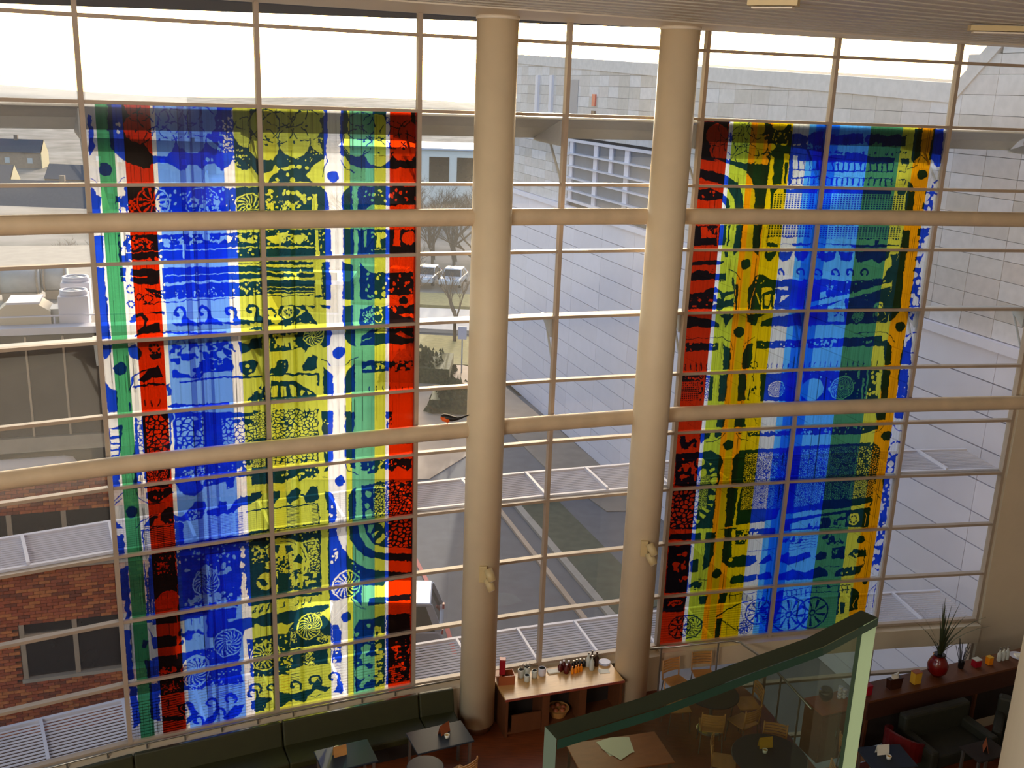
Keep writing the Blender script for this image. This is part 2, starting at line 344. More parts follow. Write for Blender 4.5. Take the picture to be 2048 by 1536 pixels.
ART_L = 'P 325 -4 323 473 352 624 491 769 650 839 752 886 842 872 866 819 949 804 1099 822 1188 861 1232 900 1308 901 1371 832 1493 834 1568 881 1632 828 1725 805 1785 869 1830 904 1925 855 2007 746 2066 856 2128 897 2239 874 2305 780 2402 715 2421 -17|P 73 145 122 175 120 398 136 592 73 697 44 712|E 717 331 205 209|E 991 514 210 214|E 1181 271 211 214|E 1423 455 211 213|E 1576 225 215 215|E 731 38 176 180|E 916 173 179 181|E 1369 81 197 198|E 1674 49 138 138|E 2222 372 201 200|E 2198 108 196 194|E 2342 561 96 94|E 2351 248 126 125|E 1130 36 180 182|K 1614 448 1705 479 1795 557 1840 620 1747 604 1657 541|O 717 331 205 209 16|O 991 514 207 211 16|O 1181 271 208 211 16|O 1423 455 211 213 16|O 1576 225 212 212 16|O 731 38 203 208 16|O 916 173 206 209 16|O 1369 81 209 210 16|O 2222 372 217 216 16|O 2198 108 216 214 16|O 1130 36 208 209 16|D 978 476 18 18|D 1152 256 18 18|D 1385 447 19 19|D 1576 225 18 19|D 2269 357 19 19|D 671 369 18 18|D 244 887 91 94|SP 1809 140 2010 637 n60 n8|SP 2011 605 2334 875 n40 n6|SP 388 189 461 474 n3 n16|SP 1223 738 1787 806 n4 n12|L 12 56 1021 126 1075|L 12 396 1064 495 1005|P 36 1118 77 1149 99 1238 156 1254 135 1570 4 1566|P 345 1251 477 1254 485 1111 2359 1145 2355 1637 354 1577|SP 359 1259 460 1534 n8 n15|BC 505 1277 640 1524 n9 600|W 859 1346 226 230 n12 0|BC 862 1285 1063 1520 n8 450|BC 1304 1233 1810 1510 n12 500|Q 1546 1378 235 235 14|W 2211 1425 210 208 n14 400|SP 1064 1137 1985 1499 n40 n9|P 355 1800 2354 1799 2351 2193 346 2199|K 334 1776 357 1777 331 2198 137 2189 163 1801|P 17 1795 148 1800 138 2174 4 2183|SP 371 1793 428 2076 n14 n14|BC 488 1828 826 2014 n12 550|BC 865 1842 1291 2001 n10 450|BC 1299 1779 1993 1964 n14 500|BC 1996 1787 2352 1995 n9 400|M 16 355 2050 825 2030 1992 2029 2319 2023|M 18 484 2158 789 2156|K 1231 1951 1277 1953 1246 2160 1223 2159|SP 854 2079 1128 2187 n5 n16|SP 2008 2030 2318 2158 n6 n8|P 2429 29 3655 8 3672 197 3372 681 3255 778 3155 859 3071 989 3170 1071 2418 1066 2250 811 2271 31|K 2419 1034 2437 938 2567 906 2601 818 2672 874 2631 939 2565 971 2482 1067|K 2697 874 2893 810 2917 875 2728 907|E 2958 851 36 35|E 3073 859 26 26|E 2784 971 26 26|E 2637 1035 22 23|E 2857 1036 39 39|E 2463 541 224 222|E 2470 244 207 203|E 2660 289 225 220|E 2898 491 228 223|E 3079 252 237 230|E 2872 52 177 172|E 3260 77 82 79|E 2696 55 160 155|E 3159 441 98 96|K 3126 458 3224 505 3314 600 3306 665 3207 617 3142 537|O 2463 541 227 225 16|O 2660 289 228 223 16|O 2898 491 231 226 16|O 3079 252 232 225 16|O 2872 52 229 222 16|O 2470 244 226 222 16|O 2696 55 227 221 16|D 2676 289 21 20|D 3079 268 21 21|D 2890 491 21 21|D 2487 533 21 21|K 3391 12 3575 9 3576 680 3372 681|SP 2734 603 3305 778 n30 n5|SP 3208 425 3306 584 n25 n6|P 3575 9 4741 -12 4764 852 4413 860 3895 856 3724 810 3639 680 3576 680|E 3824 484 212 203|E 3873 251 186 177|E 3888 51 202 191|E 4166 613 224 214|E 4144 239 188 178|E 4353 432 190 180|E 4563 545 228 215|E 4610 299 157 147|E 4483 73 208 194|E 4722 577 123 116|O 3841 484 212 203 16|O 3890 242 211 202 16|O 4166 629 216 206 16|O 4127 256 214 202 16|O 4563 545 219 207 16|O 4403 366 217 205 16|O 4466 58 216 202 16|O 3872 51 210 200 16|O 4698 347 219 205 16|D 3925 468 21 19|D 4166 629 21 20|D 4563 561 21 20|D 4093 224 20 19|D 3475 982 87 85|L 14 3581 761 3657 859|L 14 3674 876 3793 925|L 14 3321 973 3372 681|P 2417 1115 3281 1120 3365 1219 3415 1550 2414 1532|K 3148 1250 3214 1251 3222 1530 3131 1528|BC 2433 1131 2639 1520 n10 550|BC 2640 1326 2966 1525 n14 500|SP 2689 1181 3114 1479 n16 n14|P 3719 1123 4771 1131 4775 1420 4048 1427 3910 1542 3593 1536 3584 1304 3635 1189|K 3762 1124 3839 1124 3841 1541 3755 1539|SP 3943 1192 4293 1380 n10 n11|SP 4309 1178 4774 1352 n14 n12|P 2429 1774 3416 1765 3433 2190 2442 2180|BC 2436 1790 3147 2006 n14 500|M 28 2443 2031 3147 2036|K 3172 1776 3222 1777 3231 2191 3180 2189|SP 3247 1794 3315 2161 n10 n8|P 3602 1778 4779 1806 4783 2185 3603 2179|K 3765 1790 3834 1792 3852 2011 3827 2187 3775 2176 3791 2009|K 3929 1811 3981 1795 3974 2065 3948 2064|K 4138 1833 4200 1834 4210 2072 4140 2070|E 4244 1886 53 51|E 4654 1940 112 106|K 4420 1806 4509 1808 4512 2064 4405 2061|SP 4051 1797 4123 2188 n8 n8|M 12 4105 2103 4299 2100|P 0 2238 136 2244 128 2758 151 3269 -2 3259 -17 2750|P 340 2254 423 2258 412 2459 344 2456|M 12 340 2386 493 2393|P 483 2291 884 2294 874 2506 564 2498 482 2447|M 18 463 2384 708 2396|P 669 2559 933 2596 927 2723 802 2708|O 468 2564 50 50 21|O 578 2680 43 44 21|O 693 2718 56 57 25|O 450 2768 38 40 25|L 16 635 2794 893 2777 1273 2766 1950 2762|L 50 451 3031 502 2954 604 2936 663 3012 643 3107 560 3182|D 494 3021 34 35|P 528 3213 658 3108 762 3066 849 3071 851 3201 685 3207|P 707 2902 919 2906 917 2962 792 2939|L 25 495 3243 623 3194 844 3184|P 924 2265 1993 2250 2367 2259 2360 2735 1983 2739 911 2730|M 46 947 2258 1800 2273 1993 2274|M 14 957 2400 1974 2393|M 35 951 2526 1346 2506 1988 2514|SP 776 2611 1966 2763 n60 n6|M 35 2009 2283 2367 2286|M 28 2006 2394 2365 2403|M 42 2004 2514 2363 2508|SP 2003 2538 2360 2719 n22 n9|L 46 1206 2999 1215 2968 1213 2937 1203 2910 1185 2888 1162 2875 1137 2869 1114 2873 1095 2883 1080 2898 1073 2916 1071 2934 1076 2951 1085 2964 1097 2972 1110 2976|P 1195 2930 1263 3048 1405 3105 1403 3162 1053 3124 1006 3089 1149 3098|L 46 1559 3003 1568 2972 1566 2941 1555 2914 1536 2892 1513 2878 1489 2873 1465 2876 1445 2887 1431 2902 1423 2920 1422 2939 1427 2955 1437 2968 1449 2977 1461 2980|P 1548 2934 1617 3053 1762 3110 1760 3168 1405 3130 1357 3094 1502 3103|L 46 1957 3027 1966 2996 1964 2964 1952 2936 1933 2915 1910 2901 1885 2896 1861 2899 1841 2909 1826 2924 1819 2943 1818 2961 1823 2978 1832 2991 1845 3000 1858 3003|P 1945 2957 2016 3076 2164 3135 2162 3193 1801 3154 1753 3118 1900 3127|L 46 2278 3013 2287 2981 2285 2950 2273 2922 2254 2900 2230 2886 2204 2881 2180 2884 2160 2894 2146 2910 2138 2928 2137 2947 2143 2964 2152 2977 2165 2986 2178 2989|P 2266 2943 2339 3063 2485 3123 2484 3181 2122 3140 2073 3104 2222 3113|L 35 890 3211 1320 3255 1806 3278|P 2137 3249 2237 3214 2353 3213 2353 3263|P 22 3348 155 3350 141 3476 24 3578|D 255 3709 87 92|P 23 3864 90 3998 186 4023 169 4344 42 4346|L 16 394 3366 411 3464|D 464 3468 92 96|O 743 3440 62 64 39|P 468 3388 550 3587 489 3583|P 660 3531 833 3495 829 3593 703 3599|D 508 3503 69 73|L 21 358 4040 430 3836 556 3766 727 3748|P 472 3905 665 3743 776 3703 846 3873 720 3878 547 3928|L 28 422 3989 622 3968 856 3973|L 21 349 4217 350 4347|L 18 564 4207 560 4288|L 18 664 4217 660 4299|L 18 765 4227 761 4309|M 16 870 3400 998 3359|BN 872 3351 1940 3577 n14 420|BN 960 3488 1918 3694 n9 350|O 1123 3409 64 66 21|BN 890 3614 1972 4007 n7 500|L 28 1094 3986 1503 3956 1956 3971|P 880 3975 951 3982 950 4163 894 4174|P 886 4323 1015 4286 1239 4326 1803 4351 1801 4385 901 4349|SP 1270 3694 1889 3948 n16 n7|P 1981 3426 2116 3470 2188 3406 2347 3365 2339 3554 2182 3543 2024 3617 1994 3529|P 1983 3751 2175 3714 2276 3774 2218 3908 2094 3966 1994 3906|E 2101 3812 31 31|E 2150 3885 17 17|L 35 1973 3981 2320 3986|P 2076 4361 2167 4267 2314 4107 2302 4385|P 2425 2237 3155 2265 3153 2739 2403 2723|M 42 2440 2306 3163 2324|M 25 2439 2406 3162 2427|M 46 2438 2495 3162 2519|M 14 2436 2625 3162 2652|M 14 2435 2683 3161 2711|L 16 2418 2757 3136 2771|SP 2825 2351 2955 2455 n5 n12|L 35 3178 2799 3287 2796|P 3271 2269 3406 2274 3406 2862 3270 2855|SP 3255 2302 3304 2840 n14 n7|P 2396 3215 2461 3154 2703 3238 2934 3187 3101 3215 3202 3239 3068 3044 3002 2923 3135 2981 3169 2941 2903 2925 2788 2910 2625 2917 2592 2964 2591 3064 2672 3136 2590 3180 2396 3232|K 2528 2944 2479 3056 2414 3052 2317 2946 2400 2903|K 2690 2921 2821 2929 2819 3079 2704 3129 2624 3066|O 2746 3016 43 43 32|K 2870 2932 3018 3024 2852 3131 2935 3019|SP 2753 3141 3134 3269 n12 n8|L 35 2545 3079 2553 3048 2551 3018 2539 2990 2521 2969 2499 2955 2475 2950 2452 2953 2433 2963 2420 2978 2413 2996 2412 3014 2417 3031 2426 3044 2438 3052 2450 3055|P 3593 2281 3765 2338 3768 2883 3594 2856|P 3869 2291 3940 2396 4046 2469 4296 2471 4300 2878 3864 2880|P 4296 2471 4742 2478 4748 2833 4499 2837 4300 2826|SP 3958 2482 4291 2860 n16 n13|SP 4314 2497 4739 2832 n16 n13|P 3595 2958 3751 2968 3752 3295 3595 3284|K 3757 2338 3817 2332 3862 2427 3890 3321 3794 3314|P 3865 3026 4050 2986 4751 3010 4758 3312 3866 3277|BC 3891 3045 4070 3265 n10 500|Q 4140 3052 72 70 35|Q 4159 3167 81 78 18|K 4446 2904 4610 2843 4749 2868 4750 2974 4612 3037 4483 2976|D 4583 2921 66 63|BC 4301 2948 4485 3117 n6 500|K 4504 3154 4614 3125 4753 3152 4754 3206|P 3245 2937 3406 2947 3397 2997 3270 2990|P 2462 3303 3395 3320 3428 3374 3373 3560 3285 3606 3219 3514 3149 3561 3045 3587 2991 3670 2942 3579 2703 3613 2449 3610|BC 2460 3287 2908 3594 n12 600|W 3135 3404 163 164 n14 500|D 3457 3698 0 0|D 3523 3703 98 98|P 3620 3319 3793 3331 3782 3618 3703 3568 3617 3474|P 4074 3351 3897 3460 3870 3616 4321 3615 4752 3630 4750 3382 4534 3367|K 4091 3431 4179 3359 4303 3368 4303 3438|K 4446 3448 4535 3419 4751 3541 4625 3549|M 12 3914 3531 4055 3489|L 16 3238 3786 3316 3818 3384 3894|L 16 3629 3914 3700 3831 3824 3797|P 3894 3874 4089 3871 4738 3915 4739 4077 4322 4061 3910 4053|K 3911 3991 4054 3931 4053 4002|BC 4107 3900 4304 4041 n6 500|SP 4331 3900 4730 4067 n18 n17|BN 2360 3694 3189 4019 n6 420|P 2934 3875 3041 3743 3170 3754 3175 3912 3104 3959 2949 3946|L 35 2434 3991 2861 3992 3189 4019 3185 4197|SP 2493 3787 3104 3959 n8 n6|P 3270 3902 3347 3980 3433 4067 3428 4362 3269 4357|P 3708 3938 3788 3892 3783 4340 3605 4378 3618 4073|L 14 4007 4278 4010 4342|L 14 4124 4288 4127 4352|L 14 4241 4298 4245 4362|L 14 4350 4308 4354 4372|L 14 4459 4317 4463 4382|L 14 4568 4327 4572 4391|L 14 4678 4336 4680 4401|P 2418 4378 2464 4081 2823 4103 2993 4216 3164 4338 3180 4394|K 2461 4169 2564 4143 2548 4337 2454 4328|K 2615 4147 2700 4172 2677 4348 2608 4342|K 2744 4159 2837 4202 2850 4364 2764 4338|K 2905 4244 2974 4268 2937 4354 2894 4350|K 3009 4271 3077 4313 3024 4344|P 2156 4352 2267 4207 2429 4113 2418 4387|SP 2200 4148 2384 4358 n8 n12|P 31 4597 218 4546 116 5519 21 5509 28 4956|K 47 4599 162 4611 169 4701 45 4706|K 39 4759 172 4755 166 4818 49 4823|K 30 4848 164 4845 157 4907 40 4912|K 21 4937 155 4934 149 4997 31 5002|K 49 4421 163 4434 149 4574 41 4580|P 406 4461 552 4477 437 5553 324 5541|CE 439 4465 502 5045 n9 600|E 436 5405 50 55|P 509 4374 949 4416 843 5597 485 5558|CE 559 4408 898 5070 n9 500|CE 531 5286 833 5506 n9 450|P 973 4419 2392 4577 2353 5575 2007 5575 930 5534|CE 1005 4528 1404 5035 n6 500|CE 1682 4603 2372 5123 n10 550|BC 1063 5307 1365 5508 n10 420|BC 1875 5267 2359 5466 n8 550|SP 979 5316 1836 5558 n25 n9|P 930 5534 1346 5542 1354 5687 1213 5799 1081 5766 987 5684 943 5589|P 1346 5542 1836 5558 1827 5738 1723 5764 1697 5615 1577 5639 1356 5652|SP 1227 5566 1807 5791 n8 n14|P 488 5630 860 5598 903 5693 749 5765 662 5836 582 5801 490 5719|SP 500 5578 848 5776 n10 n9|L 16 367 5616 392 5726 532 5813 678 5838|D 267 5917 88 98|L 16 20 5720 105 5659 159 5594|L 14 16 5773 134 5697|P 10 6147 28 6024 146 6181|P 668 5990 805 5916 887 5943 870 6195 755 6181 677 6100|P 514 6063 641 6023 555 6194 425 6169|L 16 325 6185 398 6085 533 6029 634 6004|L 16 386 6246 517 6262 570 6214 851 6229|SP 709 6122 869 6213 n8 n8|P 880 6051 994 6100 1208 5889 1342 5904 1386 6018 1326 6176 1022 6186 888 6179|P 1401 6056 1572 6039 1579 5912 1697 5943 1689 6089 1815 5993 1923 5895 2096 5896 2236 5856 2269 5915 2161 5995 2054 6039 1916 6041 1824 6142 1565 6167 1397 6129|SP 1082 6020 1293 6172 n18 n10|K 228 4441 228 4441 242 4461|P 888 6179 1020 6213 1025 6545 1374 6533 1823 6532 2314 6517 2313 6555 1820 6579 880 6564|HL 439 6198 901 6621 n14 250|HL 1395 6166 1787 6547 n15 250|HL 1832 6161 1945 6529 n18 400|P 404 6230 428 6233 414 6615 397 6613|P 8 6273 139 6271 130 6615 39 6613|L 16 1997 6162 2329 6163|P 2171 4518 2379 4541 2360 5466 2130 5477|CE 2170 4552 2362 4979 n10 550|CE 2140 5242 2345 5446 n8 550|P 2454 4515 3179 4584 3175 5455 2446 5422|CE 2462 4533 3169 5006 n12 550|CE 2454 5206 3156 5489 n10 580|P 3231 4624 3424 4643 3416 5465 3264 5465|P 3611 4661 3772 4676 3769 5469 3605 5450|SP 3265 4664 3372 5422 n8 n9|CE 3889 4688 4290 4986 n12 500|GR 4404 4719 4742 4995 n10 n7|P 3855 5218 4289 5247 4288 5276 3863 5284|P 4301 4727 4404 4737 4402 4997 4300 4987|SP 4301 4727 4412 4980 n12 n12|L 16 4307 5278 4742 5307|P 2443 5494 3158 5544 3174 5639 3083 5738 2977 5707 2869 5767 2802 5666 2696 5708 2589 5750 2451 5732 2330 5737 2104 5732 2113 5532|SP 2443 5494 3135 5801 n34 n11|P 3256 5556 3337 5547 3299 5636 3246 5629|P 3677 5496 3772 5507 3780 5648 3707 5611|L 16 3607 5543 3661 5643 3816 5756|P 3863 5517 4289 5530 4290 5719 4177 5687 4140 5758 3991 5759 3973 5700 3880 5688|P 4289 5549 4743 5564 4746 5737 4670 5785 4497 5668 4403 5771 4290 5719|SP 3881 5538 4727 5734 n24 n10|D 3518 5835 87 90|L 14 3226 5729 3297 5747|P 2098 5859 2256 5840 2270 5915 2198 5962 2093 5969|P 2333 6070 2388 6021 2446 5878 2550 5874 2555 5985 2437 6100|P 2643 5979 2707 5894 2796 5850 2865 5915 2843 6043 2736 6085 2698 6155 2648 6091|P 2845 5987 2952 5983 3044 5855 3151 5878 3164 6086 3109 6155 2947 6151 2933 6036|L 21 2085 6153 3144 6178 3175 6431 3173 6527 2776 6526 2068 6525|HL 2646 6147 2846 6556 n18 350|HL 3054 6175 3145 6523 n14 350|P 3266 5968 3347 5997 3435 6123 3457 6472 3447 6548 3318 6539 3305 6258|SP 3306 6239 3429 6526 n5 n13|P 3656 6115 3712 6008 3777 5969 3782 6518 3669 6541|P 3879 5944 4065 5958 4140 5901 4300 5950 4302 6554 3894 6535|E 3990 6121 56 58|E 3970 6331 45 47|E 3998 6471 72 75|CE 4084 5980 4302 6534 n12 500|P 4300 5931 4423 5908 4595 5988 4748 5930 4757 6559 4302 6554|CE 4309 5932 4757 6559 n11 480|P 3307 6644 3455 6627 3479 6787 3550 6996 3678 7236 3961 7465 4300 7573 4765 7673 4765 7726 4252 7763 3312 7680|P 3659 6637 3799 6638 3844 6843 3946 7038 4098 7163 4301 7225 4762 7310 4763 7454 4300 7368 4020 7272 3812 7097 3683 6877|P 3902 6634 4302 6613 4757 6639 4762 7207 4301 7124 4099 7042 3985 6884|CE 4311 6614 4741 7163 n7 450|K 3987 6686 4101 6663 4043 6813 3986 6805|K 4043 6853 4196 6796 4080 6919|K 4118 6985 4253 6845 4292 6911 4176 7034|K 4158 6652 4273 6649 4254 6765|SP 3344 7042 3450 7339 n9 n13|SP 3639 7290 3864 7571 n9 n10|P 2068 6619 2385 6545 3188 6626 3181 7657 2020 7625|SP 2068 6544 3164 6856 n70 n11|M 28 2058 6828 2586 6825 3128 6831|BC 2910 6836 3140 7069 n10 550|E 2547 7169 451 493|O 2546 7179 452 493 28|O 2546 7179 388 423 14|CE 2982 6848 3162 7653 n16 500|P 2789 7433 2725 7293 2858 7280 2873 7388|P 2573 7529 2613 7391 2726 7488 2668 7567|P 2344 7421 2462 7364 2489 7513 2393 7517|P 2236 7176 2362 7231 2289 7347 2213 7277|P 2309 6933 2370 7067 2241 7085 2228 6980|P 2520 6835 2480 6969 2370 6877 2427 6799|P 2749 6939 2630 6994 2603 6848 2698 6844|P 2861 7187 2732 7128 2806 7014 2884 7087|BN 2384 7006 2746 7400 n14 500|BC 2057 6847 2144 7247 n9 500|P 861 6598 1837 6590 1978 6665 1931 7613 858 7461 889 6790|SP 913 6568 1845 6897 n50 n10|BC 921 6814 1808 7595 n9 330|Q 1321 7252 207 233 11|W 1321 7252 190 214 n16 600|P 477 6661 865 6654 858 7461 418 7399|BC 491 6700 835 7070 n12 350|P 132 6785 402 6764 434 7402 16 7343 46 6812|K 171 6715 387 6743 401 7397 149 7361|P 1871 6727 2312 6611 2266 7660 1808 7595|BC 1854 6725 1966 7618 n10 520|BC 2011 6707 2292 7072 n10 450|P 92 6970 166 6981 143 7714 67 7721|P 424 7016 524 7029 447 7797 369 7785|CE 441 7018 426 7757 n14 500|P 541 7031 895 7079 884 7232 713 7228 533 7358 507 7687 841 7763 832 7894 443 7852|E 728 7483 171 195|P 963 7089 1856 7210 1786 7761 844 7726|W 1321 7273 207 233 n14 700|BC 973 7439 1766 7778 n14 500|BC 1852 7287 1974 7828 n12 550|P 2013 7231 2417 7286 2398 7741 1977 7767|E 2269 7423 141 158|P 2113 7343 2253 7381 2319 7489 2229 7517|P 26 7858 130 7875 124 8737 30 8753 38 8276|P 395 7863 459 8059 817 8101 821 8275 605 8273 458 8283|P 316 8071 391 8121 334 8241 274 8211|P 416 8425 792 8442 833 8809 436 8789|BC 465 8624 816 8805 n12 400|P 303 8440 444 8468 470 8777 324 8782|BN 823 8007 1362 8294 n6 500|P 844 7726 1783 7801 1772 7981 1640 7981 1583 8293 1293 8242 1302 7850 849 7878|L 16 1074 7836 1075 7952|L 16 1195 7854 1196 7971|L 16 1318 7872 1319 7990|P 809 8446 1389 8439 1412 8084 1809 8007 1963 8010 2078 8048 2069 8212 1911 8227 1781 8780 1405 8764 786 8770|W 1080 8803 229 275 n16 500|W 1632 8403 246 262 n16 500|SP 1102 8444 1372 8696 n14 n6|P 1978 7747 2396 7762 2393 7824 1994 7810|L 21 2079 7863 2045 7940|L 21 2188 7879 2153 7956|L 21 2297 7894 2263 7972|P 1923 8024 2059 8045 2096 8092 2220 8008 2384 7990 2370 8241 2208 8235 2092 8154 1990 8220 1912 8207|P 1939 8417 2402 8413 2371 9125 1972 9164|W 2258 8793 246 272 n18 200|SP 1957 8441 2350 9164 n60 n10|P 866 8838 1821 8822 1840 9199 864 9138|W 1079 8824 229 275 n16 500|SP 914 8914 1799 9277 n50 n9|P 41 8853 157 8881 170 9566 59 9667 58 9258|P 344 8884 497 8899 478 9626 344 9547|P 468 8796 885 8821 862 9159 497 9133|BC 531 8907 845 9155 n16 400|HL 514 9138 831 9896 n17 300|L 28 591 9264 627 9252 631 9447|P 518 9549 850 9613 844 9700 512 9635|L 42 863 9419 775 9397 787 9487 869 9596|L 46 999 9566 1010 9527 1009 9487 999 9449 980 9417 957 9395 931 9384 905 9383 884 9392 868 9410 859 9432 857 9455 861 9478 871 9496 883 9509 896 9516|L 46 1382 9577 1393 9537 1393 9495 1382 9456 1362 9423 1336 9399 1309 9387 1282 9387 1260 9397 1243 9414 1234 9437 1232 9462 1237 9486 1247 9505 1260 9519 1274 9526|L 46 1694 9565 1705 9526 1704 9485 1693 9446 1673 9414 1648 9391 1621 9379 1595 9379 1572 9389 1556 9406 1547 9428 1545 9452 1550 9475 1560 9494 1573 9508 1587 9515|L 46 1161 9874 1172 9835 1171 9794 1161 9756 1142 9723 1117 9700 1091 9689 1065 9688 1044 9697 1028 9714 1018 9737 1016 9761 1021 9784 1030 9803 1043 9816 1057 9823|L 46 1500 9772 1509 9740 1509 9705 1499 9673 1483 9646 1462 9627 1440 9617 1418 9616 1400 9624 1386 9639 1379 9657 1377 9678 1381 9697 1389 9713 1400 9724 1412 9730|L 46 2062 9561 2072 9525 2071 9487 2060 9451 2041 9422 2018 9401 1992 9390 1968 9389 1947 9398 1932 9414 1924 9435 1923 9457 1927 9478 1937 9496 1949 9508 1962 9515|L 46 2400 9528 2409 9495 2407 9460 2397 9425 2380 9398 2358 9379 2334 9369 2312 9368 2293 9377 2279 9391 2271 9410 2270 9431 2275 9450 2283 9466 2295 9478 2307 9483|L 46 2101 9814 2109 9781 2108 9746 2098 9713 2081 9685 2060 9666 2036 9656 2014 9655 1995 9663 1982 9678 1974 9697 1973 9718 1977 9737 1985 9753 1997 9765 2009 9771|P 886 9338 988 9407 1100 9634 1043 9685 890 9823 881 9687 974 9623|P 1135 9955 1220 9754 1332 9716 1414 9559 1448 9612 1323 9870 1207 9974|P 1474 9820 1688 9628 1856 9648 1773 9808 1579 9938|HL 1399 9181 1823 9550 n10 250|P 1952 9605 2162 9590 2314 9627 2312 9672 2155 9747 2190 9846 2036 9853|P 2479 7296 3187 7417 3181 7678 3032 7672 2464 7671|BC 2622 7321 3181 7658 n12 500|P 3298 7436 4300 7606 4301 7752 4252 7828 3865 7758 3878 8145 3764 8016 3669 7956 3573 7960 3477 7984 3326 7935|W 3607 7712 244 270 n16 300|P 1971 7705 3200 7764 3198 7816 1968 7756|L 21 2099 7856 2085 7936 2045 7940|L 21 2209 7851 2195 7931 2154 7936|L 21 2321 7845 2306 7927 2265 7931|L 21 2566 7845 2553 7926 2517 7929|L 21 2787 7845 2775 7926 2737 7929|L 21 2898 7855 2885 7936 2848 7940|L 21 3010 7844 2998 7926 2960 7929|P 1952 8029 2108 8053 2150 8018 2312 8001 2447 8042 2614 8011 2724 8032 2874 7997 3022 8025 3098 7998 3324 8019 3322 8083 3169 8138 3352 8367 3361 8761 2638 8741 2668 8488 2596 8431 2656 8315 2715 8242 2603 8262 2512 8223 2299 8229 2161 8165 2065 8108 1940 8232|BC 2636 8354 2755 8636 n14 500|BC 3020 8089 3241 8259 n14 450|W 2978 8368 217 247 n18 500|BC 3081 8529 3342 8757 n14 400|P 1929 8416 2429 8419 2651 8442 2623 9228 1982 9144|W 2227 8787 249 272 n18 200|SP 1967 8443 2604 9224 n70 n11|P 2637 8763 3344 8823 3336 9159 2836 9118 2627 9117|BC 2844 8785 3066 9145 n14 550|BC 2524 8804 2684 9107 n12 500|P 3360 8433 3447 8429 3520 8596 3510 9197 3355 9164 3364 8630|SP 3364 8827 3492 9148 n8 n12|K 3278 8613 3336 8624 3326 9157 3268 9145|D 3600 8312 88 99|L 16 3687 7981 3762 8123 3954 8224|P 3977 8035 4299 8052 4299 8181 3994 8167|P 4299 8052 4747 8069 4747 8178 4309 8140|P 3734 8573 3815 8415 4050 8417 4297 8399 4283 9782 3931 9842 3752 9847 3725 9244|BC 3756 8425 4282 9829 n12 420|E 3947 8996 79 90|E 3859 9457 118 137|BC 4087 8912 4283 9782 n16 420|P 4307 8401 4748 8442 4739 9815 4313 9812|BC 4325 8962 4738 9885 n16 360|HL 4317 9512 4739 9838 n8 300|L 46 2122 9469 2132 9430 2131 9389 2119 9350 2099 9317 2073 9295 2045 9283 2019 9283 1996 9292 1980 9310 1971 9332 1969 9357 1974 9380 1985 9399 1998 9412 2012 9419|L 46 2391 9524 2399 9491 2398 9456 2388 9423 2370 9396 2348 9376 2325 9367 2302 9366 2283 9374 2270 9389 2262 9408 2261 9428 2265 9448 2274 9464 2285 9475 2298 9481|L 46 2798 9557 2807 9520 2806 9482 2794 9446 2775 9416 2751 9395 2725 9385 2700 9385 2680 9394 2665 9411 2657 9432 2655 9455 2660 9476 2670 9494 2683 9506 2696 9512|L 46 3150 9564 3162 9517 3160 9467 3145 9421 3120 9383 3089 9357 3056 9343 3024 9343 2998 9355 2978 9376 2968 9404 2966 9433 2973 9460 2986 9482 3002 9498 3019 9506|L 46 3465 9554 3476 9514 3474 9471 3461 9432 3439 9399 3412 9376 3383 9364 3355 9364 3332 9375 3316 9393 3307 9416 3306 9441 3311 9465 3322 9484 3336 9498 3351 9505|L 46 2630 9763 2639 9729 2637 9694 2627 9661 2610 9634 2588 9615 2564 9605 2542 9605 2523 9614 2509 9629 2502 9648 2501 9669 2505 9688 2514 9704 2525 9715 2537 9721|L 46 2186 9779 2196 9739 2195 9697 2183 9658 2162 9625 2136 9602 2108 9589 2081 9589 2059 9598 2042 9616 2033 9639 2031 9664 2037 9687 2047 9706 2060 9720 2075 9727|L 46 2832 9803 2839 9773 2838 9742 2829 9712 2813 9687 2793 9670 2772 9661 2751 9661 2734 9669 2722 9682 2715 9700 2714 9718 2718 9736 2726 9751 2737 9761 2748 9766|P 2405 9494 2553 9618 2705 9630 2860 9598 2975 9601 3097 9401 3170 9577 3324 9635 3225 9704 3051 9641 2933 9728 2852 9847 2664 9734 2469 9848 2431 9839|P 3427 9407 3539 9638 3556 9756 3496 9812 3360 9758 3441 9638|L 16 2971 9737 3047 9800 3145 9754|HL 2642 9232 2789 9400 n5 300|HL 3413 9176 3502 9560 n14 150'
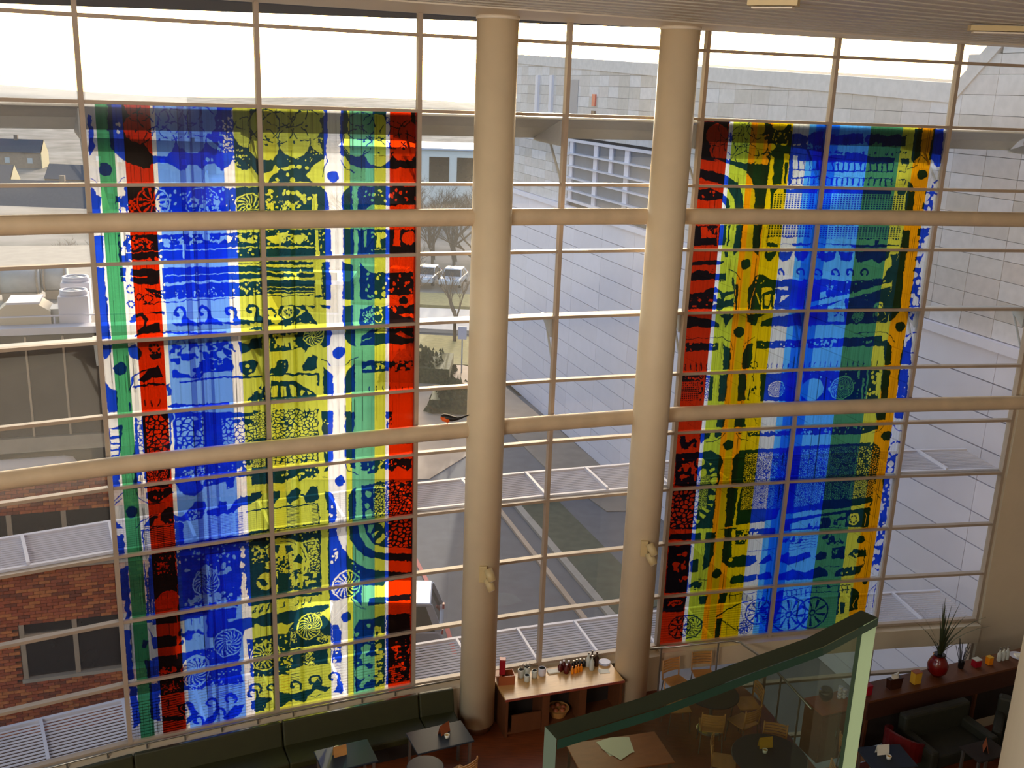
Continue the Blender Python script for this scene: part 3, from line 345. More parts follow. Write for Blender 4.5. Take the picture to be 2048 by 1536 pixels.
ART_R = 'P 7 33 526 12 544 204 626 201 628 24 1682 29 1721 533 1590 538 1610 1052 1442 1074 1428 593 1348 547 1363 1044 1119 1052 1002 823 862 729 600 723 38 645 -17 194|E 337 260 220 194|E 432 500 221 195|E 709 101 202 176|E 818 274 203 178|E 683 409 129 113|E 758 618 148 131|E 883 564 204 181|E 1071 394 204 179|E 1041 103 166 145|E 1192 668 131 115|E 1563 293 111 98|E 1352 416 75 65|E 1455 -10 166 145|D 1333 237 139 122|D 1557 245 130 113|D 1453 314 93 81|D 1279 78 0 0|O 317 245 211 185 14|O 469 498 212 188 14|O 796 242 212 186 14|O 902 564 213 188 14|O 688 69 211 185 14|O 681 393 212 187 14|O 1071 394 213 187 14|O 1078 102 212 185 14|O 546 123 210 185 14|SP 1138 148 1665 371 n18 n10|SP 965 825 1363 1044 n24 n10|SP 1153 472 1372 595 n14 n8|P 55 628 297 652 525 709 868 795 1034 955 1108 1185 1160 1503 1257 1518 1331 1499 1353 1044 1328 712 1141 719 859 697 482 645 52 596|P 52 825 314 849 524 907 780 1047 887 1226 953 1509 804 1513 747 1314 622 1168 481 1058 45 974|P 40 1156 274 1147 499 1222 637 1317 693 1516 617 1501 490 1322 256 1353 56 1335|SP 149 1168 378 1292 n4 n12|P 1441 543 1609 537 1628 1051 1461 1074 1451 807|P 1644 684 1700 682 1702 1032 1664 1033|P 1412 1108 1584 1102 1490 1207 1455 1496|P 1682 191 1886 183 2022 227 2145 157 2309 118 2375 640 2243 645 2053 636 1999 654 1747 598 1710 435|BC 1712 288 1952 425 n8 400|BC 1995 309 2340 509 n14 400|P 1693 452 2331 444 2388 1041 1744 1064|K 1781 563 1874 560 1901 791 1798 794|K 1914 658 1998 646 2014 787 1930 790|K 2017 654 2111 650 2119 791 2025 795|K 2130 650 2243 645 2242 787 2138 790|K 1801 819 2338 800 2341 900 1812 919|K 1806 944 1896 941 1899 1050 1812 1053|K 1909 941 2000 937 2004 1046 1916 1049|K 2023 936 2114 933 2117 1042 2030 1045|K 2136 932 2227 929 2231 1038 2144 1041|K 2250 928 2341 925 2345 1034 2258 1037|P 1674 1133 2317 1111 2327 1508 1719 1523|P 1452 1208 1682 1200 1660 1525 1449 1530|GR 1490 1207 2347 1507 n15 n8|P 21 1781 476 1772 509 2126 33 2132|K 167 1795 276 1793 323 1909 473 1941 478 1991 185 2004|BC 204 1794 495 1974 n9 350|P 513 1771 652 1769 658 2124 528 2126|P 680 1768 717 1767 715 2141 687 2141|P 829 1765 960 1762 961 2155 844 2311 821 2277 821 2071|P 1168 1758 1329 1755 1322 2133 1321 2324 1216 2238 1181 2066|P 1435 1753 2297 1752 2286 1981 1440 1976|GR 1435 1753 2325 1971 n16 n5|P 1432 1994 1468 2062 1627 2095 2339 2086 2322 2112 2026 2142 1942 2100 1667 2103 1673 2155 1478 2149|P 57 2402 514 2382 646 2398 633 2449 45 2469|P 649 2244 714 2243 716 2346 658 2329|P 1428 2236 1661 2234 1649 2304 1583 2410 1505 2410 1439 2341|P 1680 2234 1998 2248 1933 2372 1801 2426 1732 2339|P 2036 2230 2318 2245 2250 2353 2117 2407 2046 2319|BN 2359 181 3147 358 n7 620|P 2437 212 3081 143 3141 308 2844 357 2473 358|BN 3118 141 3994 352 n7 550|P 3199 170 3427 140 3465 275 3215 287|P 3473 189 3782 138 3976 231 3931 337 3496 358|P 2077 176 2321 182 2309 379 2099 354|P 2459 541 2772 527 3011 483 3287 539 3800 551 3775 656 2455 657|BN 2449 459 3170 527 n14 500|BN 3235 439 3778 535 n14 350|P 2437 658 3792 638 3811 1056 2470 1073|K 2471 665 2560 661 2570 794 2480 797|K 2482 931 2568 928 2577 1062 2491 1064|K 2590 663 2662 661 2671 794 2599 797|K 2601 930 2670 928 2679 1062 2611 1064|K 2692 663 2774 660 2783 794 2701 796|K 2703 931 2782 928 2791 1063 2713 1065|K 2804 662 2867 659 2877 794 2814 796|K 2816 931 2876 929 2885 1064 2825 1065|K 2898 661 2981 658 2991 793 2908 796|K 2910 931 2989 929 2999 1064 2920 1066|K 3011 660 3104 657 3114 792 3021 795|K 3024 931 3113 928 3123 1064 3034 1067|K 3135 659 3191 657 3201 793 3145 794|K 3148 931 3200 929 3210 1066 3158 1067|K 3222 659 3306 656 3317 792 3232 795|K 3235 932 3316 929 3326 1066 3245 1068|K 3338 658 3423 654 3434 791 3348 794|K 3351 931 3433 929 3443 1067 3362 1069|K 3454 657 3531 654 3542 791 3465 794|K 3468 931 3541 929 3552 1067 3479 1069|K 3562 656 3639 653 3650 791 3573 794|K 3576 932 3649 930 3661 1068 3587 1070|K 3671 655 3768 651 3780 790 3682 793|K 3686 932 3779 929 3790 1068 3697 1071|K 2457 823 3796 809 3801 916 2459 915|P 2449 1107 3797 1100 3826 1222 2451 1202|P 2451 1202 4104 1216 4110 1524 2452 1523|GR 2451 1202 4148 1506 n30 n8|P 2462 1767 4107 1773 4101 2006 2471 1996|GR 2454 1776 4121 2006 n29 n6|P 4111 33 4273 23 4301 495 4178 641 4127 573 4123 258|P 3931 555 4083 548 4099 662 3937 668|L 16 4058 663 4058 803 3937 807|L 16 3934 930 4077 934 4063 1049|P 4098 943 4211 1010 4283 1079 4159 1082|L 14 4091 750 4265 673 4301 495|SD 3801 413 4079 522 n6 n10|P 3951 1123 4110 1119 4103 1207 3954 1210|P 4123 1136 4302 1132 4313 1538 4153 1541|P 4158 1844 4319 1841 4327 2165 4155 2167|P 4144 2222 4305 2220 4306 2456 4144 2458|D 4392 837 109 91|P 4492 28 4711 16 4750 691 4665 694 4539 556 4498 558 4479 293|O 4804 1049 161 133 38|L 14 4322 494 4461 595|P 4515 1145 4693 1123 4717 1530 4495 1535|SP 4498 1163 4714 1512 n12 n22|P 4475 1803 4718 1799 4716 2178 4492 2181|SP 4478 1821 4755 2159 n14 n22|L 25 4520 2381 4668 2269|L 22 4611 2453 4637 2343|L 19 2464 2102 3136 2119 4118 2123|P 3612 2031 3702 2030 3695 2120 3635 2121|P 3157 2127 3255 2117 3895 2117 3861 2162 3162 2163|P 2486 2279 2856 2239 2834 2383 2680 2421 2514 2351|P 2917 2256 3173 2235 3190 2379 3078 2434 2950 2363|P 3234 2252 3589 2211 3952 2224 3948 2351 3741 2463 3609 2373 3376 2431 3258 2360|P 3982 2296 4118 2258 4124 2458 4013 2387|P 34 2397 437 2395 511 2394 642 2402 628 2445 518 2463 31 2465|BN 29 2541 470 2729 n8 800|P 54 2609 175 2541 268 2557 404 2626 719 2608 730 2712 582 2729 65 2728|O 654 2703 56 52 31|P 838 2660 901 2729 916 2781 937 3253 502 3247 58 3241 31 2949 306 2951 446 2866 556 2849 717 2954 902 2921 850 2781|BC 94 3035 519 3230 n8 350|K 511 2953 623 2953 690 3058 577 3057|K 762 3024 908 2973 917 3060 733 3111|K 526 3109 623 3144 514 3178|K 653 3249 855 3200 952 3218 957 3262|D 1081 2448 96 87|L 16 768 2539 906 2591 996 2729|P 928 2799 985 2799 994 3254 956 3254|P 1251 2782 1296 2660 1429 2642 1654 2731 1670 2872 1455 2871 1478 3261 1206 3257 1187 2905|M 11 1328 2870 1264 3081 1245 3258|M 25 1350 2976 1437 3154|P 1468 2995 1654 2908 1690 3050 1634 3245 1518 3261|K 1529 3013 1645 2996 1628 3192 1549 3191|SP 1315 2660 1623 2801 n5 n12|P 1654 2731 2352 2732 2323 2821 2337 3273 1675 3264|K 1501 2590 1632 2537 1890 2554 1924 2678 1814 2749 1674 2731 1548 2660|L 34 1853 2645 1857 2622 1852 2599 1840 2579 1822 2564 1802 2555 1781 2552 1762 2556 1746 2564 1736 2576 1732 2590 1733 2603 1739 2615 1748 2625 1759 2630 1770 2632|E 2176 2606 161 143|L 34 2258 2648 2263 2623 2257 2598 2244 2577 2224 2560 2202 2550 2179 2547 2158 2551 2142 2560 2131 2573 2126 2588 2127 2603 2134 2616 2144 2626 2156 2632 2168 2634|K 1690 2872 1985 2856 1974 2927 1793 2908|K 1845 3016 2024 3017 1841 3159|K 1686 3014 1743 2997 1732 3247|HL 2101 2821 2351 3056 n10 400|P 35 3363 456 3406 677 3499 688 3589 39 3559|P 660 3355 964 3342 801 3573 764 3429|P 1196 3346 1604 3352 1437 3422 1417 3566 1317 3547 1231 3473|P 1522 3478 1691 3426 2289 3345 2340 3583 1496 3577|D 1090 3663 101 95|L 12 65 3783 498 3756 785 3762 949 3847 1005 3993|P 62 3846 510 3864 701 3859 698 3995 70 3998|P 797 3862 964 3974 972 4355 836 4352 832 4152|L 14 1197 3979 1241 3871 1403 3766|P 1451 3839 1685 3844 2354 3840 2374 3987 1704 3991 1459 3985|SP 93 3864 2354 3987 n30 n8|P 1285 3908 1377 3874 1399 4202 1358 4347 1224 4362 1205 4052|O 1458 4286 74 70 22|L 19 96 4224 111 4350|L 19 191 4226 206 4353|L 19 306 4229 320 4356|L 19 401 4232 416 4358|L 19 516 4234 531 4362|L 16 1721 4357 1726 4275|L 16 1819 4360 1825 4277|L 16 1928 4363 1933 4280|L 16 2037 4365 2042 4283|L 16 2146 4368 2151 4286|L 16 2245 4371 2250 4288|P 41 4419 487 4449 471 4921 20 4902|SP 60 4437 507 4675 n50 n9|GR 69 4557 414 4918 n9 n9|BC 379 4497 529 4923 n9 500|P 505 4449 675 4454 682 4929 529 4923|CE 510 4501 605 4926 n12 500|P 788 4440 950 4444 955 4941 808 4934|P 1173 4450 1329 4455 1351 4957 1191 4950|P 1607 4462 2333 4446 2379 4999 1653 4969|P 1411 4634 1431 4960 1391 4958|W 1970 4762 176 156 n22 800|BN 1985 4581 2262 4920 n12 400|L 19 1440 4475 1483 4583|SD 1435 4671 1542 4892 n5 n12|BN 2454 2230 2867 2387 n6 700|P 2889 2243 3206 2238 3149 2419 2990 2421|P 3226 2238 3925 2229 3770 2430 3623 2378 3423 2380 3310 2436|P 2036 2252 2276 2250 2215 2410 2090 2376|P 2455 2733 3829 2739 4074 2755 4140 3267 2440 3274 2456 2913|K 2625 2515 3241 2527 3833 2448 3870 2738 3669 2740 3631 2759 2953 2764 2726 2694|K 3854 2538 4029 2409 3998 2482 3847 2720|P 3973 2283 4134 2281 4094 2755 3874 2775 3965 2537 4041 2500|L 41 2962 2665 2967 2638 2961 2611 2947 2588 2926 2570 2903 2560 2878 2557 2857 2561 2839 2571 2828 2585 2823 2601 2825 2617 2831 2631 2842 2642 2855 2648 2867 2650|L 41 3261 2662 3265 2635 3259 2608 3245 2585 3224 2567 3200 2557 3176 2554 3154 2558 3137 2568 3125 2582 3120 2598 3122 2614 3129 2628 3139 2639 3152 2645 3165 2647|L 41 3560 2659 3564 2632 3558 2605 3544 2582 3523 2564 3499 2554 3475 2551 3453 2555 3436 2565 3424 2579 3419 2595 3421 2611 3428 2625 3439 2636 3451 2642 3464 2645|L 41 2607 2668 2611 2641 2605 2615 2591 2592 2571 2574 2547 2564 2523 2561 2502 2565 2484 2575 2473 2589 2468 2605 2470 2621 2477 2635 2487 2645 2500 2652 2512 2654|K 2445 3147 3182 3016 3823 2848 4079 2791 4089 2873 3854 2930 3231 3089 2455 3229|E 3872 3231 91 83|O 3895 3249 56 52 19|K 2620 2966 2737 2947 2770 3055 2636 3092|BC 2744 2838 2895 2946 n10 500|SP 2671 2731 4140 3267 n40 n8|HL 2103 2821 2358 3092 n8 400|P 2438 3256 4138 3248 4102 3543 2441 3581|K 2819 3218 3154 3107 3206 3507 2857 3508|BN 2869 3218 3158 3452 n6 400|W 3473 3415 121 110 n8 600|BC 3341 3343 3605 3488 n14 500|Q 3917 3414 122 110 12|E 3870 3378 45 40|P 4147 2226 4289 2224 4339 3229 4332 3339 4180 3524 4139 3524 4089 2718|D 4403 3622 107 97|P 4512 2531 4655 2530 4752 3264 4527 3265|SP 4461 2605 4750 3246 n24 n22|P 4506 2331 4661 2274 4604 2457|P 4496 3339 4661 3338 4653 3523 4557 3449|SP 4517 3339 4667 3486 n5 n16|O 4729 3936 219 199 28|P 4579 3916 4684 3804 4742 4355 4511 4353 4492 4010 4575 4011|P 2474 3828 3213 3820 4042 3793 4059 3896 4156 3859 4285 4010 4323 4352 4177 4351 4094 3981 3197 3987 2498 4003|SP 2518 3855 3075 3977 n16 n14|SP 3626 3876 3901 3933 n4 n12|L 14 3441 3731 4050 3719 4225 3784 4322 3925|L 17 2485 4357 2488 4263|L 17 2595 4358 2599 4264|L 17 2706 4358 2709 4265|L 17 2817 4359 2820 4265|L 17 2918 4360 2921 4266|L 17 3029 4361 3032 4267|L 17 3151 4362 3154 4268|L 17 3274 4363 3276 4268|L 17 3386 4364 3388 4269|L 17 3499 4365 3500 4270|L 17 3611 4365 3613 4271|L 17 3714 4366 3716 4271|L 17 3900 4368 3901 4273|L 17 4014 4369 4015 4273|P 2476 4440 3811 4443 3876 5033 2503 5007|E 2710 4795 232 216|W 3334 4776 248 228 n20 900|SP 2559 4469 3848 4994 n26 n9|P 3852 4443 4082 4445 4130 5038 3897 5033|SP 3856 4462 4087 5037 n11 n17|K 4040 4558 4103 4559 4115 4960 4069 4940|K 3618 4460 3669 4460 3672 4592 3631 4591|P 4145 4446 4323 4447 4353 5042 4193 5039|P 4504 4449 4717 4450 4773 5050 4546 5045|SP 4465 4467 4790 5031 n6 n8|K 3748 4612 3790 4612 3813 5032 3772 5031|P 804 5231 991 5240 963 5443 824 5435|P 1181 5250 1382 5260 1407 5467 1183 5455|P 1545 5268 1667 5425 1598 5364|P 509 5529 708 5541 700 5655 583 5667 553 5761 501 5643|P 805 5528 967 5556 859 5665 815 5624|BN 21 5520 525 5874 n6 550|L 16 648 5729 863 5704 1007 5559|P 59 5901 529 5913 744 5888 910 5957 1004 6099 986 6600 85 6551|BC 85 5960 551 6510 n8 420|E 569 6107 89 87|E 630 6323 84 82|E 886 6497 77 74|K 764 6275 858 6224 884 6283 790 6335|K 794 6374 930 6345 936 6403 818 6414|K 760 6140 830 6145 794 6181|CE 537 6374 792 6547 n18 500|D 1103 5800 101 97|L 14 1229 5572 1323 5693 1490 5742|P 1369 5561 1312 5596 1250 5573|P 1234 6561 1223 6075 1348 5928 1468 5916 1733 5913 2395 5916 2367 6033 2032 6011 1497 5996 1531 6603|P 1451 5565 2357 5579 2347 5677 1481 5654|SP 1487 5529 2071 5621 n16 n10|P 1456 5993 2407 6016 2375 6668 1494 6640|CE 1477 5994 2044 6643 n20 420|CE 1992 6028 2435 6668 n22 300|P 13 6603 950 6637 947 7467 550 7452 -25 7403|CE 35 6625 604 7398 n9 450|CE 531 6644 770 7058 n16 450|K 811 6646 932 6656 937 6716|K 784 6783 943 6776 932 6874 811 6864|K 778 6941 899 6951 886 7029|K 704 6994 854 7105 817 7141 690 7052|K 633 7087 783 7197 728 7252 663 7187|K 551 7257 670 7267 618 7341|P 1172 6655 1396 6672 1361 7620 1203 7646|P 1474 6638 2354 6667 2291 7383 1424 7429 1412 7072|CE 1492 6620 2024 7122 n22 450|CE 1984 6658 2353 7149 n24 350|P 1046 7456 1448 7470 1453 7530 1050 7495|M 38 534 7490 1048 7475 1427 7469 1988 7417 2433 7362|P 84 7509 717 7545 730 7683 76 7625|P 815 7534 1015 7551 1004 7648 808 7670|P 1434 7548 1694 7531 2284 7542 2296 7682 1443 7647|BC 1471 7512 1949 7672 n6 450|P 2475 5525 3949 5506 4225 5534 4234 5614 3909 5704 3678 5698 2491 5663|SP 2514 5506 3947 5666 n40 n11|P 4142 5258 4345 5263 4364 5420 4175 5435|O 4311 5477 0 0 0|L 12 4351 5538 4281 5655 4117 5690|D 4450 5754 106 100|P 2476 5900 4118 5880 4105 5949 4180 5871 4344 6016 4368 6216 4357 6737 2395 6670|CE 2649 5964 3279 6580 n22 380|CE 3206 5942 3885 6601 n24 280|CE 3834 5961 4387 6657 n15 350|CE 2470 6612 3180 7175 n24 400|P 2431 6610 4300 6654 4346 7209 2443 7241|CE 2610 6616 3178 7155 n20 420|CE 3139 6635 3839 7021 n22 350|CE 3808 6658 4341 7043 n16 500|K 2594 7330 3778 7204 4311 7124 4302 7207 3790 7287 2603 7433|P 2437 7160 3337 7081 4290 6999 4307 7103 3773 7162 2447 7282|P 2437 7403 3154 7317 4109 7240 4305 7228 4329 7655 3837 7627 2435 7630|K 2588 7494 3161 7380 3163 7589 2597 7598|K 3161 7380 3774 7328 3815 7626 3185 7590|BN 2916 7450 3189 7632 n6 400|BN 3159 7359 3843 7671 n8 450|E 3967 7464 133 129|O 3969 7475 77 75 31|M 11 4214 7350 4250 7437 4243 7607|P 4549 5267 4744 5272 4732 5429 4554 5405|L 19 4573 5544 4638 5645 4746 5669|O 4683 6026 148 141 38|P 4537 6222 4716 6127 4721 6528 4530 6521|E 4625 6344 68 65|E 4629 6465 59 56|P 4493 6641 4669 6647 4732 7249 4551 7240|SP 4481 6701 4751 7228 n16 n18|P 4529 7239 4686 7246 4734 7893 4570 7969|SP 4487 7258 4780 7896 n14 n22|L 12 4330 6837 4497 7049|P 534 7531 720 7547 710 7638 526 7640|P 811 7537 1015 7536 1013 8039 961 8244 820 8327 821 7833|P 1205 7571 1355 7584 1424 8309 1369 8323 1198 8171|P 1440 7592 1690 7558 1666 7854 1456 7834|BC 1463 7538 1721 7840 n8 400|P 78 7746 537 7770 545 8769 71 8739|BC 141 7845 591 8655 n8 250|P 570 8092 719 8087 729 8357 558 8340|P 1377 8093 1680 8083 1932 8107 1949 8224 1810 8327 1427 8329|E 1394 8152 46 46|D 1124 8419 96 99|P 1427 8623 1470 8509 1640 8486 1763 8538 1991 8502 1989 8620 1704 8671 1435 8683|BN 523 8550 847 8741 n6 800|L 12 746 8514 939 8543|L 12 1706 7999 2320 8008|P 1997 8287 2097 8180 2218 8095 2299 8238 2118 8318|P 1994 8522 2301 8493 2327 8655 2012 8643|P 2478 8145 2640 8097 2666 8255 2408 8315|P 2451 8572 2706 8492 2736 8670 2447 8669|P 81 8860 547 8869 505 9195 36 9166|BC 140 8887 499 9070 n8 350|P 818 8878 992 8876 945 9077 809 9062|P 1222 8860 1415 8860 1371 9081 1217 9085|X 738 9554 197 211 n12 300|L 32 399 9413 510 9300 725 9302 908 9446 919 9636 810 9792 615 9814|L 29 1215 9375 1478 9237 1684 9135 1931 9080|L 20 1297 9446 1687 9760|P 1218 9417 1355 9432 1323 9868 1225 9858|X 445 9543 236 254 n8 0|L 15 1439 8924 2284 8913|L 12 1457 8905 1465 9030|L 12 1573 8918 1581 9042|L 12 1709 8933 1717 9057|L 12 1825 8945 1834 9069|L 12 1942 8958 1950 9082|L 12 2058 8970 2067 9094|L 12 2174 8983 2183 9107|L 15 1736 9327 1855 9652 1910 9325 2015 9171|X 1858 9694 156 169 n10 0|BN 1693 9551 2007 9878 n12 500|X 2106 9367 273 293 n10 0|BN 2000 8964 2334 9578 n10 400|L 9 2589 7782 3164 7768|L 9 2600 7849 3174 7827|L 9 2611 7916 3184 7886|L 9 2622 7983 3194 7946|L 9 2634 8050 3205 8005|BN 2386 7748 2913 7938 n10 400|BN 3162 7758 3831 7995 n10 400|P 2472 8144 2678 8197 3102 8107 3122 8226 2859 8326 2648 8371 2475 8281|P 3203 8231 3342 8103 3475 8170 3475 8289 3237 8312|P 3577 8058 3858 8037 3887 8316 3598 8297|SP 3601 8080 3728 8226 n8 n9|P 3956 8241 4076 8110 4326 8126 4376 8288 4112 8311|SP 3869 8097 4334 8286 n8 n16|P 2448 8591 2745 8475 3018 8553 3360 8439 3544 8570 3562 8670 3207 8724 2484 8691|P 3709 8700 3729 8583 3881 8514 4206 8496 4345 8466 4290 8622 4179 8694|SP 3860 8512 4273 8641 n5 n14|K 4075 7753 4241 7762 4277 7963 4131 7954|D 4195 7909 87 84|D 4428 8858 60 59|L 13 4302 8104 4366 8467 4221 8697|L 13 3445 8464 3853 8472|P 4548 7860 4717 7870 4737 8332 4711 8651 4573 8581 4534 8479 4532 8119|SP 4489 7877 4813 8638 n18 n24|L 15 4540 9479 4547 9094 4715 8939|L 15 4693 9492 4694 8937|L 18 2456 8968 3181 8903 4101 8913|L 18 2525 9095 3153 9024 3785 9033 4094 9016|L 23 2592 8959 2607 9041|L 23 2694 8957 2710 9050|L 23 2796 8955 2814 9058|L 23 2899 8953 2918 9067|L 23 3002 8952 3022 9075|L 23 3106 8950 3127 9084|L 23 3210 8948 3233 9092|L 20 3239 8888 3253 9012|L 20 3341 8895 3354 9020|L 20 3834 8934 3850 9059|L 20 3939 8942 3955 9068|L 20 4043 8950 4060 9076|P 2492 8930 2608 8919 2611 9185 2507 9591 2448 9860 2310 9847 2336 9164|X 2797 9492 388 408 n10 100|X 3325 9498 355 368 n9 100|P 3579 8852 3692 8943 3591 8956|P 4130 8977 4194 8982 4336 9098 4351 9505 4163 9531|M 12 4290 9221 4228 9387 4258 9454|L 38 3874 9082 3896 9593|P 3943 9298 4049 9307 4040 9563 3958 9577'

def _dec(s):
    return [[p[0]]+[(float(v[1:]) if '.' in v else int(v[1:])) if v[0] == 'n' else int(v)/1000. for v in p[1:]] for p in (r.split(' ') for r in s.split('|'))]
OPS = [_dec(s) for s in (ART_L, ART_R)]
# ------------------------------------------------------------------ setting: floors, ceiling, walls
fl = [(-16, -9), (14, -9), (14, 14.6), (10.3, 17.35), (6.35, 15.55), (5.55, 15.35), (5.05, 17.3), (4.72, 17.98), (3.01, 17.6), (.7, 16.95), (-1.58, 16.1), (-3.79, 15.1), (-5.92, 14.1), (-8, 12.9), (-10.05, 11.6), (-16, 8)]
tag(obj('floor', B().prism(fl, -.25, 0), M_floor), 'reddish brown wooden cafe floor', kind='structure')
tag(obj('floor', B().box((8, 17.8, -4.1), (12, 9, .2)), M_floor2), 'pale lower floor seen down the stairwell beside the cafe', kind='structure')
tag(obj('wall_back', B().box((-1, -9.2, 4), (32, .3, 18)), M_wallc), 'cream plaster wall behind the viewer', kind='structure')
_, _, d8, n8 = bay(NB-1)
e0 = XY[-1]+d8*.03; e1 = XY[-1]+d8*8
tag(obj('wall_right', B().hexa([e0-n8*.15, e0+n8*.12, e1+n8*.12, e1-n8*.15]+[], 0) if False else B().prism([(e0-n8*.15)[:2], (e0+n8*.14)[:2], (e1+n8*.14)[:2], (e1-n8*.15)[:2]], -4, TOP), M_wallc), 'blank cream end wall right of the glazing', kind='structure')
tag(obj('wall_side', B().box((15.5, 6, 4), (.3, 32, 18)), M_wallc), 'cream side wall outside the frame', kind='structure')
# soffit band and planked ceiling
inner = [Vector((-7.2, 8.8, 0)), Vector((-5.2, 11.2, 0)), Vector((-3.3, 13.1, 0)), Vector((-1.52, 14.26, 0)), Vector((1.19, 15.42, 0)), Vector((3.49, 16.75, 0)), Vector((5.6, 17.65, 0)), Vector((7.7, 18.4, 0)), Vector((9.95, 19.0, 0)), Vector((14, 19.9, 0))]
outer = [p+bay(min(i, NB-1))[3]*-.06 for i, p in enumerate(XY)]
outer = [outer[0]]+outer[1:]
b = B()
oo = outer; ii = inner
for k in range(9):
    b.hexa([(*ii[k][:2], TOP), (*ii[k+1][:2], TOP), (*oo[k+1][:2], TOP) if k < 9 else 0, (*oo[k][:2], TOP), (*ii[k][:2], TOP+.3), (*ii[k+1][:2], TOP+.3), (*oo[k+1][:2], TOP+.3), (*oo[k][:2], TOP+.3)])
tag(obj('ceiling_band', b, M_soff), 'smooth cream ceiling band along the top of the glazing', 'ceiling', kind='structure')
ce = bpy.data.objects.new('ceiling', None); scn.collection.objects.link(ce); ce.location = (0, 0, TOP); tag(ce, 'cream ceiling of long narrow planks', kind='structure')
n_in = [Vector((.5, -.86, 0))*1 for _ in ii]
for k in range(46):
    off0, off1 = .02+k*.2, .02+k*.2+.165
    b = B(); z = .02+(.012 if k % 2 else 0)
    for j in range(len(ii)-1):
        p, q = ii[j], ii[j+1]; nn = Vector((.42, -.9, 0))
        b.hexa([(*(p+nn*off0)[:2], z), (*(p+nn*off1)[:2], z), (*(q+nn*off1)[:2], z), (*(q+nn*off0)[:2], z), (*(p+nn*off0)[:2], z+.02), (*(p+nn*off1)[:2], z+.02), (*(q+nn*off1)[:2], z+.02), (*(q+nn*off0)[:2], z+.02)])
    obj('plank', b, M_ceil, ce)
obj('backing_board', B().box((0, 3, .25), (36, 36, .1)), M_joint, ce)
for nm, p, q, lb in (('ceiling_light', (5.95, 14.6), (7.6, 14.3), 'cream linear ceiling light at the top right corner'), ('ceiling_light', (2.45, 12.05), (2.95, 11.85), 'cream ceiling light panel cut by the top edge of the picture')):
    t = root(nm, (p[0], p[1], TOP), lb, 'light'); dx, dy = q[0]-p[0], q[1]-p[1]
    obj('housing', B().beam((0, 0, -.03), (dx, dy, -.03), .2, .07), M_spot, t); obj('diffuser', B().beam((0.05, 0, -.085), (dx-.05, dy, -.085), .14, .02), M_soff, t)
# ------------------------------------------------------------------ painted glass images
imgs = []
for k, (ops, base) in enumerate(zip(OPS, (BASE_L, BASE_R))):
    ops = [[o[0]]+[v if isinstance(v, int) and i+1 >= 5 and o[0] in 'SPSDGRHLCEBNBCWX' and len(o) > 5 and not isinstance(v, float) else v for i, v in enumerate(o[1:])] for o in ops]
    a = paint_art(ops, base, k+3); h_, w_ = a.shape[:2]
    im = bpy.data.images.new('painted_glass_pattern', w_, h_, float_buffer=True); im.colorspace_settings.name = 'Non-Color'
    px = np.ones((h_, w_, 4), np.float32); px[..., :3] = a[::-1]; im.pixels.foreach_set(px.ravel()); im.update(); im.pack(); imgs.append(im)
def artmat(im, name):
    m = bpy.data.materials.new(name); m.use_nodes = True; n = m.node_tree; n.nodes.clear()
    o = n.nodes.new('ShaderNodeOutputMaterial'); tx = n.nodes.new('ShaderNodeTexImage'); tx.image = im; uv = n.nodes.new('ShaderNodeUVMap'); uv.uv_map = 'UVMap'
    n.links.new(uv.outputs[0], tx.inputs[0])
    t = n.nodes.new('ShaderNodeBsdfTransparent'); tr = n.nodes.new('ShaderNodeBsdfTranslucent'); g = n.nodes.new('ShaderNodeBsdfGlossy'); g.inputs['Roughness'].default_value = .08
    a = n.nodes.new('ShaderNodeMixShader'); a.inputs[0].default_value = ART_DIFF; b_ = n.nodes.new('ShaderNodeMixShader'); b_.inputs[0].default_value = .025
    n.links.new(tx.outputs[0], t.inputs[0]); n.links.new(tx.outputs[0], tr.inputs[0])
    n.links.new(t.outputs[0], a.inputs[1]); n.links.new(tr.outputs[0], a.inputs[2]); n.links.new(a.outputs[0], b_.inputs[1]); n.links.new(g.outputs[0], b_.inputs[2]); n.links.new(b_.outputs[0], o.inputs[0])
    return m
ART_DIFF = .25
M_art = [artmat(imgs[0], 'painted_glass_left'), artmat(imgs[1], 'painted_glass_right')]
ZS = [TOP]+HZ
def pane_mesh(A, Bq, z0, z1, m, uv=None):
    d = (Bq-A).normalized(); n = Vector((d.y, -d.x, 0)); a = A+d*.02; b2 = Bq-d*.02; t = n*.006
    b = B(); b.hexa([(*(a-t)[:2], z0), (*(b2-t)[:2], z0), (*(b2+t)[:2], z0), (*(a+t)[:2], z0), (*(a-t)[:2], z1), (*(b2-t)[:2], z1), (*(b2+t)[:2], z1), (*(a+t)[:2], z1)])
    if uv is None:      # a thin single sheet keeps clear glass from tinting twice
        b = B(); b.quad((*a[:2], z0), (*b2[:2], z0), (*b2[:2], z1), (*a[:2], z1))
    else:
        b = B(); b.quad((*a[:2], z0), (*b2[:2], z0), (*b2[:2], z1), (*a[:2], z1))
    me = b.mesh('pane', m)
    if uv is not None:
        ul = me.uv_layers.new(name='UVMap')
        for li, (u, v) in enumerate([(uv[0], uv[3]), (uv[1], uv[3]), (uv[1], uv[2]), (uv[0], uv[2])]): ul.data[li].uv = (u, v)
    return me
ARTB = {2: (0, 0), 3: (0, 1), 5: (1, 0), 6: (1, 1)}      # bay -> (artwork, column)
arts = [root('stained_glass', XY[2]+Vector((0, 0, .85)), 'tall stained glass left of the first column, blue and lime with red and green stripes', 'stained glass'),
        root('stained_glass', XY[5]+Vector((0, 0, .85)), 'stained glass right of the second column, red edge, orange bars and cobalt blue centre', 'stained glass')]
